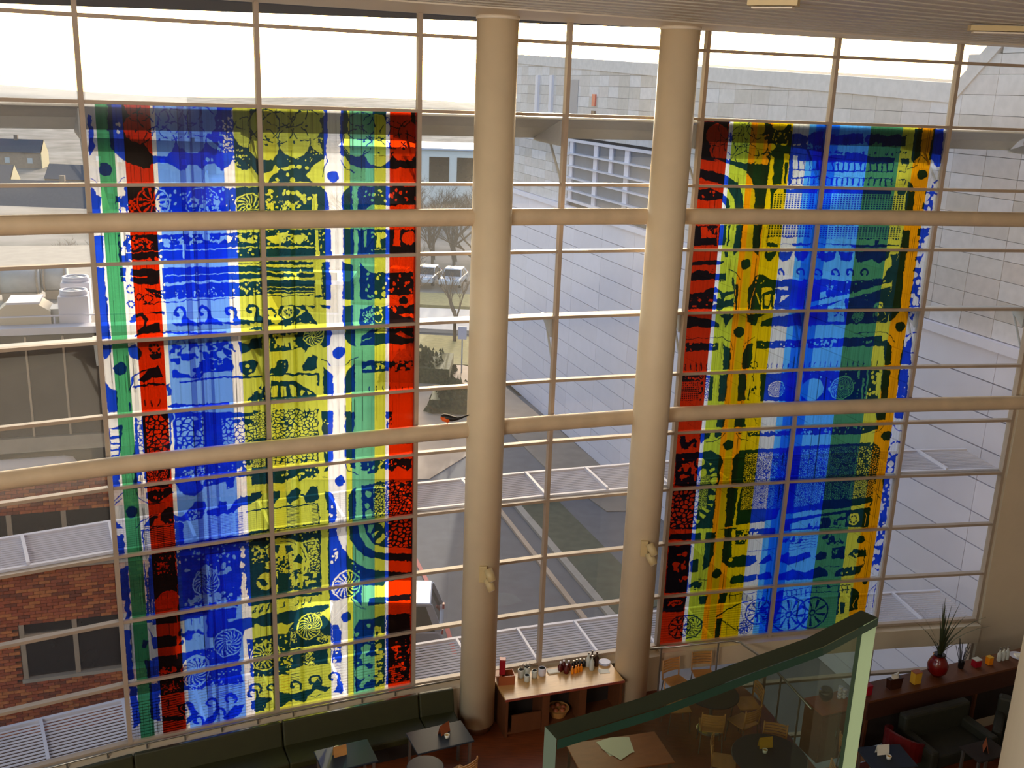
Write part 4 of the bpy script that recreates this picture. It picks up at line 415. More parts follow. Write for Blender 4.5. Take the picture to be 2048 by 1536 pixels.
winlab = ['far left bay outside the frame', 'bay of clear glass at the left edge', 'bay holding the left half of the left stained glass', 'bay holding the right half of the left stained glass',
          'clear bay between left stained glass and first column', 'clear bay between the two columns', 'bay holding the red half of the right stained glass', 'bay holding the blue half of the right stained glass', 'clear bay at the right end before the cream wall']
for i in range(NB):
    a, b2, d, n = bay(i); L = (b2-a).length; ang = math.atan2(d.y, d.x)
    wn = bpy.data.objects.new('window_%d' % (i+1), None); scn.collection.objects.link(wn); wn.location = a; wn.rotation_euler = (0, 0, ang)
    tag(wn, winlab[i], kind='structure')
    low = i >= 6 or False
    zb = -4.0 if i >= 6 else .62
    obj('mullion', B().box((0, -.0, (zb+TOP)/2), (.065, .13, TOP-zb)), M_frame, wn)
    if i == NB-1: obj('mullion', B().box((L, 0, (zb+TOP)/2), (.065, .13, TOP-zb)), M_frame, wn)
    zz = list(HZ)+([-.29, -1.6, -2.9] if low else [])
    for k, z in enumerate(zz):
        obj('transom', B().box((L/2, 0, z), (L-.065, .11, .05)), M_frame, wn)
    artk = [j for j in ARTB if j == i-0]
    isart = {2: (0, 0), 3: (0, 1), 6: (1, 0), 7: (1, 1)}.get(i)
    for k in range(len(ZS)-1):
        z1, z0 = ZS[k]-.02, ZS[k+1]+.02
        if isart and k >= 2:
            ai, c = isart; r = k-2
            o = put('glass_pane', pane_mesh(a, b2, z0, z1, M_art[ai], (c/2+.004, c/2+.496, 1-r/9-.002, 1-(r+1)/9+.002)), None)
            o.parent = arts[ai]; o.matrix_parent_inverse = Matrix.Translation(-arts[ai].location)
        else:
            o = put('glass_pane', pane_mesh(a, b2, z0, z1, M_glass)); o.parent = wn; o.matrix_parent_inverse = (Matrix.Translation(a) @ Matrix.Rotation(ang, 4, 'Z')).inverted()
    if low:
        for z1, z0 in ((.35, -.29), (-.29, -1.6), (-1.6, -2.9), (-2.9, -4)):
            o = put('glass_pane', pane_mesh(a, b2, z0, z1, M_glass)); o.parent = wn; o.matrix_parent_inverse = (Matrix.Translation(a) @ Matrix.Rotation(ang, 4, 'Z')).inverted()
# fix first art location (stained glass 2 begins at bay 6)
arts[1].location = XY[6]+Vector((0, 0, .85))
for o in arts[1].children: o.matrix_parent_inverse = Matrix.Translation(-arts[1].location)
# dado under the glazing and spandrel on the stairwell side
b = B()
pa, pb = offs(.22), offs(-.12)
for k in range(0, 6):
    b.hexa([(*pb[k][:2], 0), (*pb[k+1][:2], 0), (*pa[k+1][:2], 0), (*pa[k][:2], 0), (*pb[k][:2], .80), (*pb[k+1][:2], .80), (*pa[k+1][:2], .74), (*pa[k][:2], .74)])
tag(obj('baseboard_front', b, M_wallc), 'cream sill upstand under the glazing', kind='structure')
b = B()
for k in range(6, NB):
    b.hexa([(*pb[k][:2], .40), (*pb[k+1][:2], .40), (*pa[k+1][:2], .40), (*pa[k][:2], .40), (*pb[k][:2], .80), (*pb[k+1][:2], .80), (*pa[k+1][:2], .80), (*pa[k][:2], .80)])
tag(obj('trim_1', b, M_wallc), 'cream spandrel beam above the stairwell glazing', kind='structure')
# curved tube rails
for z, lb in ((9.21, 'upper curved cream tube running across the glazing'), (5.70, 'lower curved cream tube running across the glazing')):
    pts = []
    pp = offs(.36)
    pp.append(pp[-1]+d8*3)
    for j in range(len(pp)-1):
        for t in range(6): 
            p0 = pp[max(j-1, 0)]; p1 = pp[j]; p2 = pp[j+1]; p3 = pp[min(j+2, len(pp)-1)]; u = t/6
            q = .5*((2*p1)+(p2-p0)*u+(2*p0-5*p1+4*p2-p3)*u*u+(3*p1-p0-3*p2+p3)*u**3); pts.append((q.x, q.y, z))
    pts.append((pp[-1].x, pp[-1].y, z))
    t = root('tube_rail', (0, 0, 0), lb, 'rail'); t.location = (0, 16, z)
    o = obj('tube', B().tube([(x, y-16, 0) for x, y, _ in pts], .135, 20), M_tube, t, smooth=True)
    for i in range(1, NB+1):
        m = XY[i]; nn = bay(min(i, NB-1))[3]; q = m+nn*.36
        obj('bracket', B().beam((m.x, m.y-16, 0), (q.x, q.y-16, 0), .06, .12), M_frame, t)
# columns with twin spotlights
def column(x, y, lb, az, zs):
    t = root('column', (x, y, 0), lb, 'column')
    obj('shaft', B().lathe((0, 0, 0), [(.315, .14), (.315, TOP-.03)], 48), M_col, t, smooth=True)
    obj('plinth', B().lathe((0, 0, 0), [(.27, 0), (.27, .14)], 40), M_cab, t, smooth=True)
    obj('collar', B().lathe((0, 0, 0), [(.328, TOP-.05), (.328, TOP)], 40), M_soff, t, smooth=True)
    return t
column(-.415, 16.2, 'first round cream column, left of the wooden counter', 0, 3.2)
column(2.445, 17.08, 'second round cream column, right of the wooden counter', 0, 3.3)
def spots(x, y, z, lb):
    t = root('spotlight', (x, y, z), lb, 'spotlight', 'twin spotlights on the columns')
    obj('wall_box', B().box((0, 0, 0), (.13, .07, .30)), M_spot, t, bev=.01)
    for dz, ang in ((.05, .25), (-.13, .1)):
        hd = obj('lamp_head', B().tube([(.08, -.06, dz+.07), (.17, -.16, dz-.10)], [.075, .07], 16), M_spot, t, smooth=True)
        obj('lens', B().tube([(.172, -.162, dz-.103), (.174, -.164, dz-.106)], [.055, .055], 14), M_soff, hd)
spots(-.37, 15.87, 3.22, 'cream twin spotlight low on the first column'); spots(2.46, 16.74, 3.4, 'cream twin spotlight low on the second column')
# exterior sun shades: louvre shelves, shelf and canopy
def strip(b, off0, off1, z0a, z1a, th, i0=0, i1=None):
    p, q = offs(-off0, i0, i1), offs(-off1, i0, i1)
    for k in range(len(p)-1):
        b.hexa([(*p[k][:2], z0a), (*p[k+1][:2], z0a), (*q[k+1][:2], z1a), (*q[k][:2], z1a), (*p[k][:2], z0a+th), (*p[k+1][:2], z0a+th), (*q[k+1][:2], z1a+th), (*q[k][:2], z1a+th)])
    return b
for z, lb, dep in ((4.16, 'white louvred sun shade outside the middle of the glazing', 1.06), (.80, 'white louvred sun shade outside the foot of the glazing', 1.16)):
    t = root('sun_louvre', (0, 0, z), lb, 'sun louvre')
    ns = 13
    for s in range(ns):
        o0 = .14+dep*s/ns; obj('slat', strip(B(), o0, o0+.028, -.012, .0, .010), M_white, t)
    obj('edge_rail', strip(B(), .14+dep-.02, .14+dep+.05, -.05, -.05, .09), M_white, t); obj('edge_rail', strip(B(), .07, .13, -.05, -.05, .07), M_white, t)
    for i in range(NB):
        a, b2, d, n = bay(i)
        for f in (.0, .5):
            p = a+(b2-a)*f; obj('bracket', B().beam((*(p-n*.1)[:2], .03), (*(p-n*(.14+dep))[:2], .03), .05, .06), M_white, t)
t = root('sun_louvre', (0, 0, 7.42), 'narrow white ledge outside the glazing with diagonal struts below', 'sun louvre')
obj('ledge', strip(B(), .1, .42, .0, .0, .03), M_grey, t)
for i in range(0, NB+1):
    p = XY[i]; n = bay(min(i, NB-1))[3]; d = bay(min(i, NB-1))[2]; o = -d*.06
    obj('bracket', B().hexa([p-n*.08+o+Vector((0, 0, -.32)), p-n*.08-o*.0+Vector((0, 0, -.32)), p-n*.09+Vector((0, 0, -.31)), p-n*.09+o+Vector((0, 0, -.31)), p-n*.08+o+Vector((0, 0, -.0)), p-n*.08+Vector((0, 0, -.0)), p-n*.62+Vector((0, 0, -.0)), p-n*.62+o+Vector((0, 0, -.0))]), M_grey, t)
    obj('strut', B().tube([p-n*.5+Vector((0, 0, -.08)), p-n*.08+Vector((0, 0, -.75))], .022, 8), M_grey, t)
t = root('sun_canopy', (0, 0, 10.6), 'curved grey metal canopy outside the upper glazing', 'canopy')
prof = [(.12, .12), (.5, .16), (.9, .08), (1.2, -.06), (1.42, -.24)]
for k in range(4): obj('canopy_sheet', strip(B(), prof[k][0], prof[k+1][0]-.006, prof[k][1], prof[k+1][1], .03), M_canopy, t)
for i in range(0, NB+1):
    p = XY[i]; n = bay(min(i, NB-1))[3]; d = bay(min(i, NB-1))[2]; o = -d*.05
    obj('bracket', B().hexa([p-n*.08+o+Vector((0, 0, -.3)), p-n*.08+Vector((0, 0, -.3)), p-n*1.4+Vector((0, 0, -.28)), p-n*1.4+o+Vector((0, 0, -.28)), p-n*.08+o+Vector((0, 0, .1)), p-n*.08+Vector((0, 0, .1)), p-n*1.4+Vector((0, 0, -.24)), p-n*1.4+o+Vector((0, 0, -.24))]), M_grey, t)
    obj('strut', B().tube([p-n*.75+Vector((0, 0, -.2)), p-n*.08+Vector((0, 0, -.85))], .022, 8), M_grey, t)
# small bird ornament on the lower tube
t = root('bird_ornament', (-1.02, 16.04, 5.835), 'small black bird figure with orange breast on the lower tube', 'ornament')
b = B().tube([(-.13, 0, .13), (-.1, 0, .12), (-.03, 0, .10), (.06, 0, .085), (.16, 0, .09), (.34, 0, .16)], [.008, .045, .062, .05, .025, .006], 12); obj('body', b, M_birdb, t, smooth=True)
obj('breast', B().tube([(-.125, -.012, .11), (-.08, -.02, .085), (-.0, -.02, .065), (.04, -.01, .06)], [.02, .048, .045, .01], 12), M_birdo, t, smooth=True)
obj('leg', B().tube([(-.02, 0, 0), (-.02, 0, .06)], .006, 6), M_birdb, t)
# ------------------------------------------------------------------ outside: stone building on the right
G = -5.0
bd = Vector((.321, -.947, 0)).normalized(); bn = Vector((-bd.y, bd.x, 0))       # bn points away from the viewer side
if bn.x < 0: bn = -bn
bo = Vector((.2, 55.1, 0))
def BP(t, z, out_=0.): p = bo+bd*t-bn*out_; return (p.x, p.y, z)
bs = root('stone_building', (.2, 55.1, G), 'large building clad in pale stone slabs filling the view on the right', 'building')
inv = Matrix.Translation(-bs.location)
def bpart(name, b, m, **k):
    o = obj(name, b, m, None, **k); o.parent = bs; o.matrix_parent_inverse = inv; return o
T0, T1 = -5.6, 40.
def ztop(t):
    z = 13.05-(1.42)*max(0, min(1, (t+4)/35.2))
    return z if t < 31.4 else min(11.7+(t-31.4)*.95, 17.5)
LEDGE = 5.92
b = B()
def slab(b, t0, t1, z0, z1, f, k_, mi=0, z1b=None):
    z1b = z1 if z1b is None else z1b
    return b.hexa([BP(t0, z0, f), BP(t1, z0, f), BP(t1, z0, k_), BP(t0, z0, k_), BP(t0, z1, f), BP(t1, z1b, f), BP(t1, z1b, k_), BP(t0, z1, k_)], mi)
b = B()
for t0, t1 in ((T0, 31.4), (31.4, T1)):
    slab(b, t0, t1, G-1, ztop(t0)-.02 if t0 < 31 else 11.7, -.10, -14, z1b=ztop(t1-.001)-.02)
# window opening: set the wall back there by building the shell around it
bpart('wall_core', b, M_joint)
WT0, WT1, WZ0, WZ1 = 6.6, 17.2, 6.35, 8.95
# stone slabs (upper), nearest 300 apart
sw, sh = 1.05, .45
stones = []
nrow = 17
for r in range(nrow):
    z0 = LEDGE+.12+r*sh
    t = T1
    while t > T0:
        t0 = max(T0, t-sw); tm = (t+t0)/2; zt = ztop(tm)
        if z0 < zt-.08:
            z1 = min(z0+sh-.012, zt)
            inwin = (t > WT0 and t0 < WT1 and z1 > WZ0 and z0 < WZ1)
            if not inwin: stones.append((t0+.006, t-.006, z0, z1, max(T0, t0)))
        t = t0
stones.sort(key=lambda s: -s[0])
def visible_stone(s): return s[0] < 33
near = [s for s in stones if visible_stone(s)]; far = [s for s in stones if not visible_stone(s)]
rnd = random.Random(3)
big = near[:290]; rest = near[290:]+far
for s in big:
    bpart('stone_slab', slab(B(), s[0], s[1], s[2], s[3], .0+rnd.random()*.008, -.1), M_stone[rnd.randrange(5)])
b = B()
for s in rest: slab(b, s[0], s[1], s[2], s[3], .0, -.1, rnd.randrange(5))
o = bpart('stone_slabs', b, M_stone); o['kind'] = 'stuff'
# lower pale cladding panels
pw, ph = 3.3, .79
r = 0; z1 = LEDGE-.12
while z1 > G:
    z0 = max(G, z1-ph); t = T0
    while t < T1-.1:
        t1 = min(T1, t+pw)
        bpart('cladding_panel', slab(B(), t+.008, t1-.008, z0+.03, z1, .0+rnd.random()*.006, -.1), M_clad[rnd.randrange(3)])
        t = t1
    z1 = z0
bpart('ledge', slab(B(), T0, T1, LEDGE-.12, LEDGE+.10, .16, -.1), M_clad[2])
b = B(); b.hexa([BP(T0, ztop(T0)-.4, .05), BP(31.4, ztop(31.3)-.4, .05), BP(31.4, ztop(31.3)-.4, -.5), BP(T0, ztop(T0)-.4, -.5), BP(T0, ztop(T0)+.05, .05), BP(31.4, ztop(31.3)+.05, .05), BP(31.4, ztop(31.3)+.05, -.5), BP(T0, ztop(T0)+.05, -.5)]); bpart('coping', b, M_stone[0])
b = B(); b.hexa([BP(31.4, 11.3, .05), BP(37.4, 17.0, .05), BP(37.4, 17.0, -.5), BP(31.4, 11.3, -.5), BP(31.4, 11.75, .05), BP(37.4, 17.45, .05), BP(37.4, 17.45, -.5), BP(31.4, 11.75, -.5)]); bpart('coping', b, M_stone[1])
# terrace door and call box high on the wall
bpart('door', slab(B(), 5.9, 7.2, 9.95, 11.7, .03, -.1), mat('door_grey_blue', (120, 128, 146), .5)); bpart('door_frame', slab(B(), 5.7, 5.88, 9.95, 11.8, .06, -.1), M_white); bpart('alarm_box', slab(B(), 9.0, 9.35, 10.6, 11.1, .08, 0), M_tail)
bpart('alarm_box', slab(B(), 9.0, 9.35, 10.1, 10.4, .08, 0), M_cab)
for t in (1.6, 3.6): bpart('pilaster', slab(B(), t, t+.35, 9.6, 11.9, .12, -.1), M_white)
# louvred window band
wi = bpart('window', slab(B(), WT0, WT1, WZ0, WZ1, -.02, -.1), mat('band_window_glass', (108, 118, 134), .25, noise=.25, nscale=.8))
def wpart(name, b, m):
    o = obj(name, b, m); o.parent = wi; return o
for t in (WT0, WT0+2.9, WT0+6.2, WT0+9.6): wpart('mullion', slab(B(), t, t+.42, WZ0, WZ1, .05, -.08), M_clad[0])
wpart('mullion', slab(B(), WT0+4.6, WT0+4.95, 7.9, WZ1, .05, -.08), M_clad[0])
for z in (6.75, 7.3, 7.85, 8.4): wpart('louvre', slab(B(), WT0, WT1, z, z+.06, .22, -.05), M_white)
wpart('window_frame', slab(B(), WT0-.1, WT1+.1, WZ1, WZ1+.12, .1, -.05), M_clad[0]); wpart('window_frame', slab(B(), WT0-.1, WT1+.1, WZ0-.12, WZ0, .1, -.05), M_clad[0])
# service block in the shade at the foot of the stone building
def simple(name, b, m, lb, cat, **k): return tag(obj(name, b, m, **k), lb, cat)
# ------------------------------------------------------------------ ground
tag(obj('ground', B().box((20, 32, G-.1), (120, 44, .2)), M_asph), 'dark asphalt service yard and road below', kind='structure')
tag(obj('paving', B().prism([(-12, 40), (-3.4, 41), (-1.5, 45), (1.5, 50.5), (-1.4, 58.5), (-3, 60), (-14, 58)], G, G+.03), M_plaza), 'pale sunlit paving beyond the yard', kind='structure')
tag(obj('pavement', B().prism([(1.8, 50), (5.9, 38.5), (4.0, 38.2), (1.6, 43), (0, 47.5)], G, G+.04), mat('brown_paving', (150, 134, 120), .9, noise=.2, nscale=1)), 'brown paving strip at the foot of the stone building', kind='structure')
simple('kerb', B().beam((-.3, 40.3, G+.06), (3.5, 29.5, G+.06), .28, .12), M_conc, 'grey kerb line crossing the yard between the columns', 'kerb')
simple('kerb', B().beam((-.9, 39.6, G+.05), (2.6, 29.3, G+.05), .18, .10), M_plaza, 'narrow pale kerb line left of the grey kerb', 'kerb')
simple('planting_bed', B().prism([(-.2, 40.5), (1.2, 41.5), (5.2, 30.5), (3.7, 29.6)], G, G+.05), mat('bed_dark_green', (84, 88, 70), .95, noise=.3, nscale=3), 'dark green planting strip beside the grey kerb', 'planting bed')
simple('road_marking', B().beam((-3.3, 33.6, G+.012), (-2.3, 30.6, G+.012), .14, .01), M_redline, 'red painted line behind the silver car', 'road marking')
simple('road_marking', B().beam((-1.75, 28.6, G+.012), (-1.4, 27.0, G+.012), .14, .01), M_redline, 'red painted line at the tail of the silver car', 'road marking')
tag(obj('ground', B().box((0, 92, G-.35), (220, 76, .2)), M_hill), 'scrubby earth between the trees', kind='structure')
tag(obj('lawn', B().prism([(-30, 60), (2, 60), (2, 67), (-30, 69)], G-.25, G+.05), M_grass), 'yellowish lawn behind the paving', kind='structure')
tag(obj('road', B().prism([(-60, 71), (6, 69), (6, 76), (-60, 78)], G-.25, G+.02), mat('pale_road', (196, 190, 186), .8, noise=.06), ), 'pale road beyond the bare trees', kind='structure')
tag(obj('lawn', B().prism([(-60, 78.5), (6, 77), (6, 82), (-60, 83)], G-.25, G+.06), M_grass), 'narrow grass verge in front of the parked cars', kind='structure')
# hillside terrain
b = B(); N = 26
def hz(x, y):
    t = (y-100)/330.; return -8-7*min(1, max(0, (y-100)/60.))+16*max(0, t-.15)**1.1+1.5*math.sin(x*.03+y*.02)+(3.0 if y > 400 else 0)
gx = [-420+i*25 for i in range(N+6)]; gy = [100+j*20 for j in range(20)]
b.v = [(x, y, hz(x, y)) for y in gy for x in gx]; W_ = len(gx)
for j in range(len(gy)-1):
    for i in range(W_-1): b.f.append((j*W_+i, j*W_+i+1, (j+1)*W_+i+1, (j+1)*W_+i)); b.m.append(0)
tag(obj('hillside', b, M_hill, smooth=True), 'hazy brown hillside far behind the houses', kind='structure')
# ------------------------------------------------------------------ brick building lower left
wd = Vector((math.sin(math.radians(71)), math.cos(math.radians(71)), 0)); wn_ = Vector((wd.y, -wd.x, 0))   # wn_ towards the viewer
wo = Vector((-9.85, 20, 0))
def WP(a, z, out_=0.): p = wo+wd*a+wn_*out_; return (p.x, p.y, z)
def ws(b, a0, a1, z0, z1, f, k_, mi=0): return b.hexa([WP(a0, z0, f), WP(a1, z0, f), WP(a1, z0, k_), WP(a0, z0, k_), WP(a0, z1, f), WP(a1, z1, f), WP(a1, z1, k_), WP(a0, z1, k_)], mi)
bb = root('brick_building', (-9.85, 20, G), 'brick building with long window bands at lower left', 'building'); inv2 = Matrix.Translation(-bb.location)
def wpt(name, b, m, par=None, **k):
    o = obj(name, b, m, None, **k); o.parent = par or bb
    if not par: o.matrix_parent_inverse = inv2
    return o
A0, A1 = -7., 5.2
wpt('wall_core', ws(B(), A0, A1, G, 3.0, -.12, -12), M_mortar)
wpt('upper_core', ws(B(), A0, A1, 3.0, 6.02, -.5, -12), M_darkin)
wpt('roof', ws(B(), A0, A1, 6.02, 6.06, -.3, -12), M_conc)
wpt('coping', ws(B(), A0, A1, 6.06, 6.2, .06, -.3), M_white)
wpt('spandrel_band', ws(B(), A0, A1, 3.55, 3.86, -.02, -.45), M_conc)
wpt('gutter_pipe', B().tube([WP(-7, 3.3, .12), WP(.55, 3.3, .12), WP(.72, 3.3, .1), WP(.78, 3.3, .1)], [.17, .17, .13, .04], 16), M_white, smooth=True)
a = A0; k = 0
while a < A1:
    g = wpt('window', ws(B(), a+.02, a+.68, 3.88, 6.0, -.10, -.12), mat('clerestory_glass', (74, 68, 62), .15, noise=.35, nscale=1.2)); wpt('mullion', ws(B(), a-.02, a+.02, 3.88, 6.0, -.04, -.12), M_frame); a += .7
for (z0, z1) in ((.95, 2.2), (-1.72, -.38)):
    a = -.62 if z1 < 0 else A0
    while a < A1:
        g = wpt('window', ws(B(), a+.04, min(a+1.02, A1-.1), z0+.05, z1-.03, -.06, -.1), M_dglass); wpt('window_frame', ws(B(), a-.05, a+.05, z0, z1, .0, -.1), M_frame, g); wpt('window_frame', ws(B(), a+.05, min(a+1.01, A1), z1-.32 if z1 < 0 else z0, (z1-.25 if z1 < 0 else z0+.06), -.01, -.1), M_frame, g); a += 1.06
    wpt('window_sill', ws(B(), -.7 if z1 < 0 else A0, A1, z0-.06, z0+.02, .05, -.1), M_conc)
bricks = []
for (z0, z1, aa) in ((2.2, 3.0, A0), (-.38, .95, A0), (-3.1, -1.78, A0)):
    r = 0; z = z0
    while z < z1-.03:
        a = aa+(.1175 if r % 2 else 0)
        while a < A1:
            bricks.append((a, z)); a += .235
        z += .077; r += 1
z = -1.78
while z < -.4: bricks += [(-.68-.235*k-(.117 if int(z/.077) % 2 else 0), z) for k in range(1, 4)]; z += .077
bm = [ws(B(), 0, .223, 0, .066, 0, -.1).mesh('brick', M_brick[k]) for k in range(5)]
vis = [q for q in bricks if -1.0 < q[0] < 1.75 and -.42 < q[1] < .8]+[q for q in bricks if -1.0 < q[0] < 1.75 and 2.2 <= q[1] < 2.95]
vis = vis[:298]; vs_ = set(vis)
for a, z in vis:
    o = put('brick', bm[rnd.randrange(5)], bb); o.matrix_parent_inverse = inv2; o.location = wd*a+Vector((0, 0, z))+wn_*rnd.random()*.008
b = B()
for a, z in bricks:
    if (a, z) not in vs_: ws(b, a, min(a+.223, A1), z, z+.066, 0, -.1, rnd.randrange(5))
o = wpt('brick_courses', b, M_brick); o['kind'] = 'stuff'
# roof plant
def rooft(a, back): p = wo+wd*a-wn_*back; return (p.x, p.y, 6.06)
RZ = math.radians(19)
def fan_unit(a, back, h, lb):
    t = root('air_conditioning_unit', rooft(a, back), lb, 'roof unit', 'white roof fan units', RZ)
    obj('casing', B().box((0, 0, h/2), (.58, .6, h)), M_white, t, bev=.015); obj('fan_drum', B().lathe((0, 0, h), [(.27, 0), (.27, .10), (.22, .10), (.22, .07)], 24), M_white, t, smooth=True)
    obj('fan_grille', B().lathe((0, 0, h+.06), [(.215, 0), (.03, .05)], 20), M_grey, t)
fan_unit(.92, .75, .66, 'nearer white roof unit with round fan top'); fan_unit(.90, 1.75, .76, 'farther white roof unit with round fan top')
t = root('roof_duct', rooft(-.02, .7), 'fat beige eight sided duct end on the roof', 'duct', rz=RZ)
prf = [(-.5, .08), (-.5, .38), (-.3, .55), (.25, .55), (.5, .38), (.5, .08), (.35, 0), (-.35, 0)]
b = B(); n_ = len(prf); b.v = [(x, -.3, z) for x, z in prf]+[(x, .5, z) for x, z in prf]; b.f = [tuple(range(n_)), tuple(range(n_, 2*n_))[::-1]]+[(i, i+n_, (i+1) % n_+n_, (i+1) % n_) for i in range(n_)]; b.m = [0]*len(b.f)
obj('duct_body', b, mat('duct_beige', (196, 184, 166), .6), t); obj('duct_lid', B().box((0, .1, .56), (.62, .84, .04)), M_white, t)
obj('duct_neck', B().box((.72, .1, .22), (.5, .5, .35)), M_grey, t)
for a, bk, ww, lb in ((-.45, 3.6, .9, 'left grey tank behind the duct'), (.30, 3.8, .55, 'small grey tank beside the left tank')):
    t = root('roof_tank', rooft(a, bk), lb, 'tank', 'grey tanks on the roof', RZ)
    obj('tank_body', B().tube([(-ww/2, 0, .45), (ww/2, 0, .45)], .3, 16), M_grey, t, smooth=True); obj('cradle', B().box((0, 0, .1), (ww*.8, .4, .2)), M_conc, t)
    for x in (-ww/2+.05, ww/2-.05): obj('band', B().tube([(x-.02, 0, .45), (x+.02, 0, .45)], .315, 16), M_conc, t)
t = root('guard_rail', rooft(-1.5, .32), 'pale guard rail along the brick building roof edge', 'rail', rz=RZ)
obj('top_rail', B().box((2.6, 0, .30), (9, .03, .03)), M_white, t)
for k in range(8): obj('post', B().box((-1.4+k*1.15, 0, .15), (.03, .03, .3)), M_white, t)
# flat roofed building in the middle distance
def block(name, cx, cy_, z0, z1, sx, sy, rz, m, lb, cat='building', wins=0, wz=None):
    t = root(name, (cx, cy_, z0), lb, cat, rz=rz)
    obj('wall', B().box((0, 0, (z1-z0)/2), (sx, sy, z1-z0)), m, t); obj('roof_edge', B().box((0, 0, z1-z0+.1), (sx+.6, sy+.6, .22)), M_white, t)
    for k in range(wins):
        x = -sx/2+(k+.5)*sx/wins; f = obj('window', B().box((x, -sy/2-.02, wz or (z1-z0)*.6), (sx/wins*.72, .06, (z1-z0)*.3)), M_dglass, t)
        obj('window_sill', B().box((x, -sy/2-.08, (wz or (z1-z0)*.6)-(z1-z0)*.16), (sx/wins*.76, .14, .08)), M_white, f)
    return t
block('flat_roofed_building', -27, 60, -8, -.1, 34, 3, .03, M_grey, 'long flat roofed grey building behind the roof plant', wins=11, wz=7.4)
block('flat_roofed_building', -25, 44, -8, -2.0, 26, 5, .05, mat('weathered_concrete', (128, 124, 120), .9, noise=.2, nscale=1), 'low pale flat roofed building just beyond the brick building', wins=6, wz=5.6)
block('white_hall', -13.5, 146, -8, 3.2, 22, 16, .12, mat('hall_pale', (222, 220, 218), .8, noise=.05), 'pale curved roof hall between stained glass and first column', wins=6, wz=8.6)
# terraced houses
def house(cx, cy_, z, L_, D_, H_, R_, rz, lb, gw=True, nw=5):
    t = root('terraced_house', (cx, cy_, z), lb, 'house', 'houses on the hillside', rz)
    obj('wall', B().box((0, 0, H_/2), (L_, D_, H_)), M_house, t)
    b = B(); x, y = L_/2, D_/2+.3
    b.quad((-x, -y, H_), (x, -y, H_), (x, 0, H_+R_), (-x, 0, H_+R_)); b.quad((x, y, H_), (-x, y, H_), (-x, 0, H_+R_), (x, 0, H_+R_)); obj('roof', b, M_slate, t)
    for s in (-1, 1):
        b = B(); b.hexa([(s*x-.1, -D_/2, 0), (s*x+.1, -D_/2, 0), (s*x+.1, D_/2, 0), (s*x-.1, D_/2, 0), (s*x-.1, -D_/2, H_), (s*x+.1, -D_/2, H_), (s*x+.1, D_/2, H_), (s*x-.1, D_/2, H_)]); b.quad((s*x+.1*s, -D_/2, H_), (s*x+.1*s, D_/2, H_), (s*x+.1*s, 0, H_+R_)); obj('gable', b, M_gablelit, t)
    for k in range(nw):
        xx = -x+(k+.5)*L_/nw
        for zz in ((.3, .7) if H_ > 4 else (.6,)):
            obj('window', B().box((xx, -D_/2-.04, H_*zz), (1.1, .1, 1.2)), M_grey, t)
    for k in range(max(1, nw//3)): obj('chimney', B().box((-x+(k+.6)*L_/max(1, nw//3), 0, H_+R_+.3), (.8, .6, 1.2)), M_house, t)
house(-90, 165, -16, 46, 5, 6.5, 4, .06, 'front terrace with ribbed slate roof near the tube', nw=9)
house(-108, 190, -13.5, 30, 4.5, 5.5, 2.6, .08, 'middle terrace with a lit yellow gable, left of the front one', nw=6)
house(-74, 196, -13.5, 30, 4.5, 5.5, 2.6, -.05, 'middle terrace roof on the right, grey slates', nw=6)
house(-124, 238, -12.5, 30, 4.5, 6, 2.8, .08, 'back terrace with a lit yellow gable at far left', nw=6)
house(-86, 246, -12, 30, 5, 6, 2.8, .0, 'back terrace of grey houses beside the stained glass', nw=6)
# trees
def tree_mesh(seed, h, spread, depth=5):
    rr = random.Random(seed); b = B()
    def grow(p, d, L, r, k):
        q = p+d*L; b.tube([p, (p+q)/2+Vector((rr.uniform(-1, 1), rr.uniform(-1, 1), 0))*L*.05, q], [r, r*.85, r*.68], 5 if k > 2 else 3, cap=False)
        if k == 0: return
        for _ in range(3 if k > 1 else 4):
            nd = (d+Vector((rr.uniform(-1, 1), rr.uniform(-1, 1), rr.uniform(-.25, .7)))*spread).normalized(); grow(p+d*L*rr.uniform(.55, 1), nd, L*rr.uniform(.6, .8), r*.55, k-1)
    grow(Vector((0, 0, 0)), Vector((0, 0, 1)), h*.3, h*.02, depth); return b
def tree(x, y, z, h, seed, lb, group=None):
    t = root('bare_tree', (x, y, z), lb, 'tree', group)
    return t
t = tree(-6.6, 62.5, G, 7.5, 1, 'bare spreading tree on the lawn beyond the paving'); obj('branches', tree_mesh(4, 8.5, .75), M_bark, t)
t = tree(-3.9, 66, G, 8, 2, 'slim bare tree right of the spreading one'); obj('branches', tree_mesh(9, 7, .45, 4), M_bark, t)
tm = [tree_mesh(20+k, 8+k, .8, 6).mesh('branches', M_bark) for k in range(3)]
rnd2 = random.Random(5)
for k in range(21):
    x = -14.0+(k % 7)*2.0+rnd2.random()*.5; y = 91+(k//7)*8+rnd2.random()*2
    t = tree(x*(y/92), y, G-.4, 9, k, 'leafless tree in the grey wood beyond the parked cars', 'leafless trees beyond the car park'); put('branches', tm[k % 3], t, rz=rnd2.random()*6)
for k in range(8):
    x = -52+k*6.0+rnd2.random()*2; y = 84+rnd2.random()*8
    t = tree(x, y, -9, 9, k, 'leafless tree in the brown scrub behind the flat roofs', 'leafless trees behind the flat roofs'); put('branches', tm[k % 3], t, rz=rnd2.random()*6)
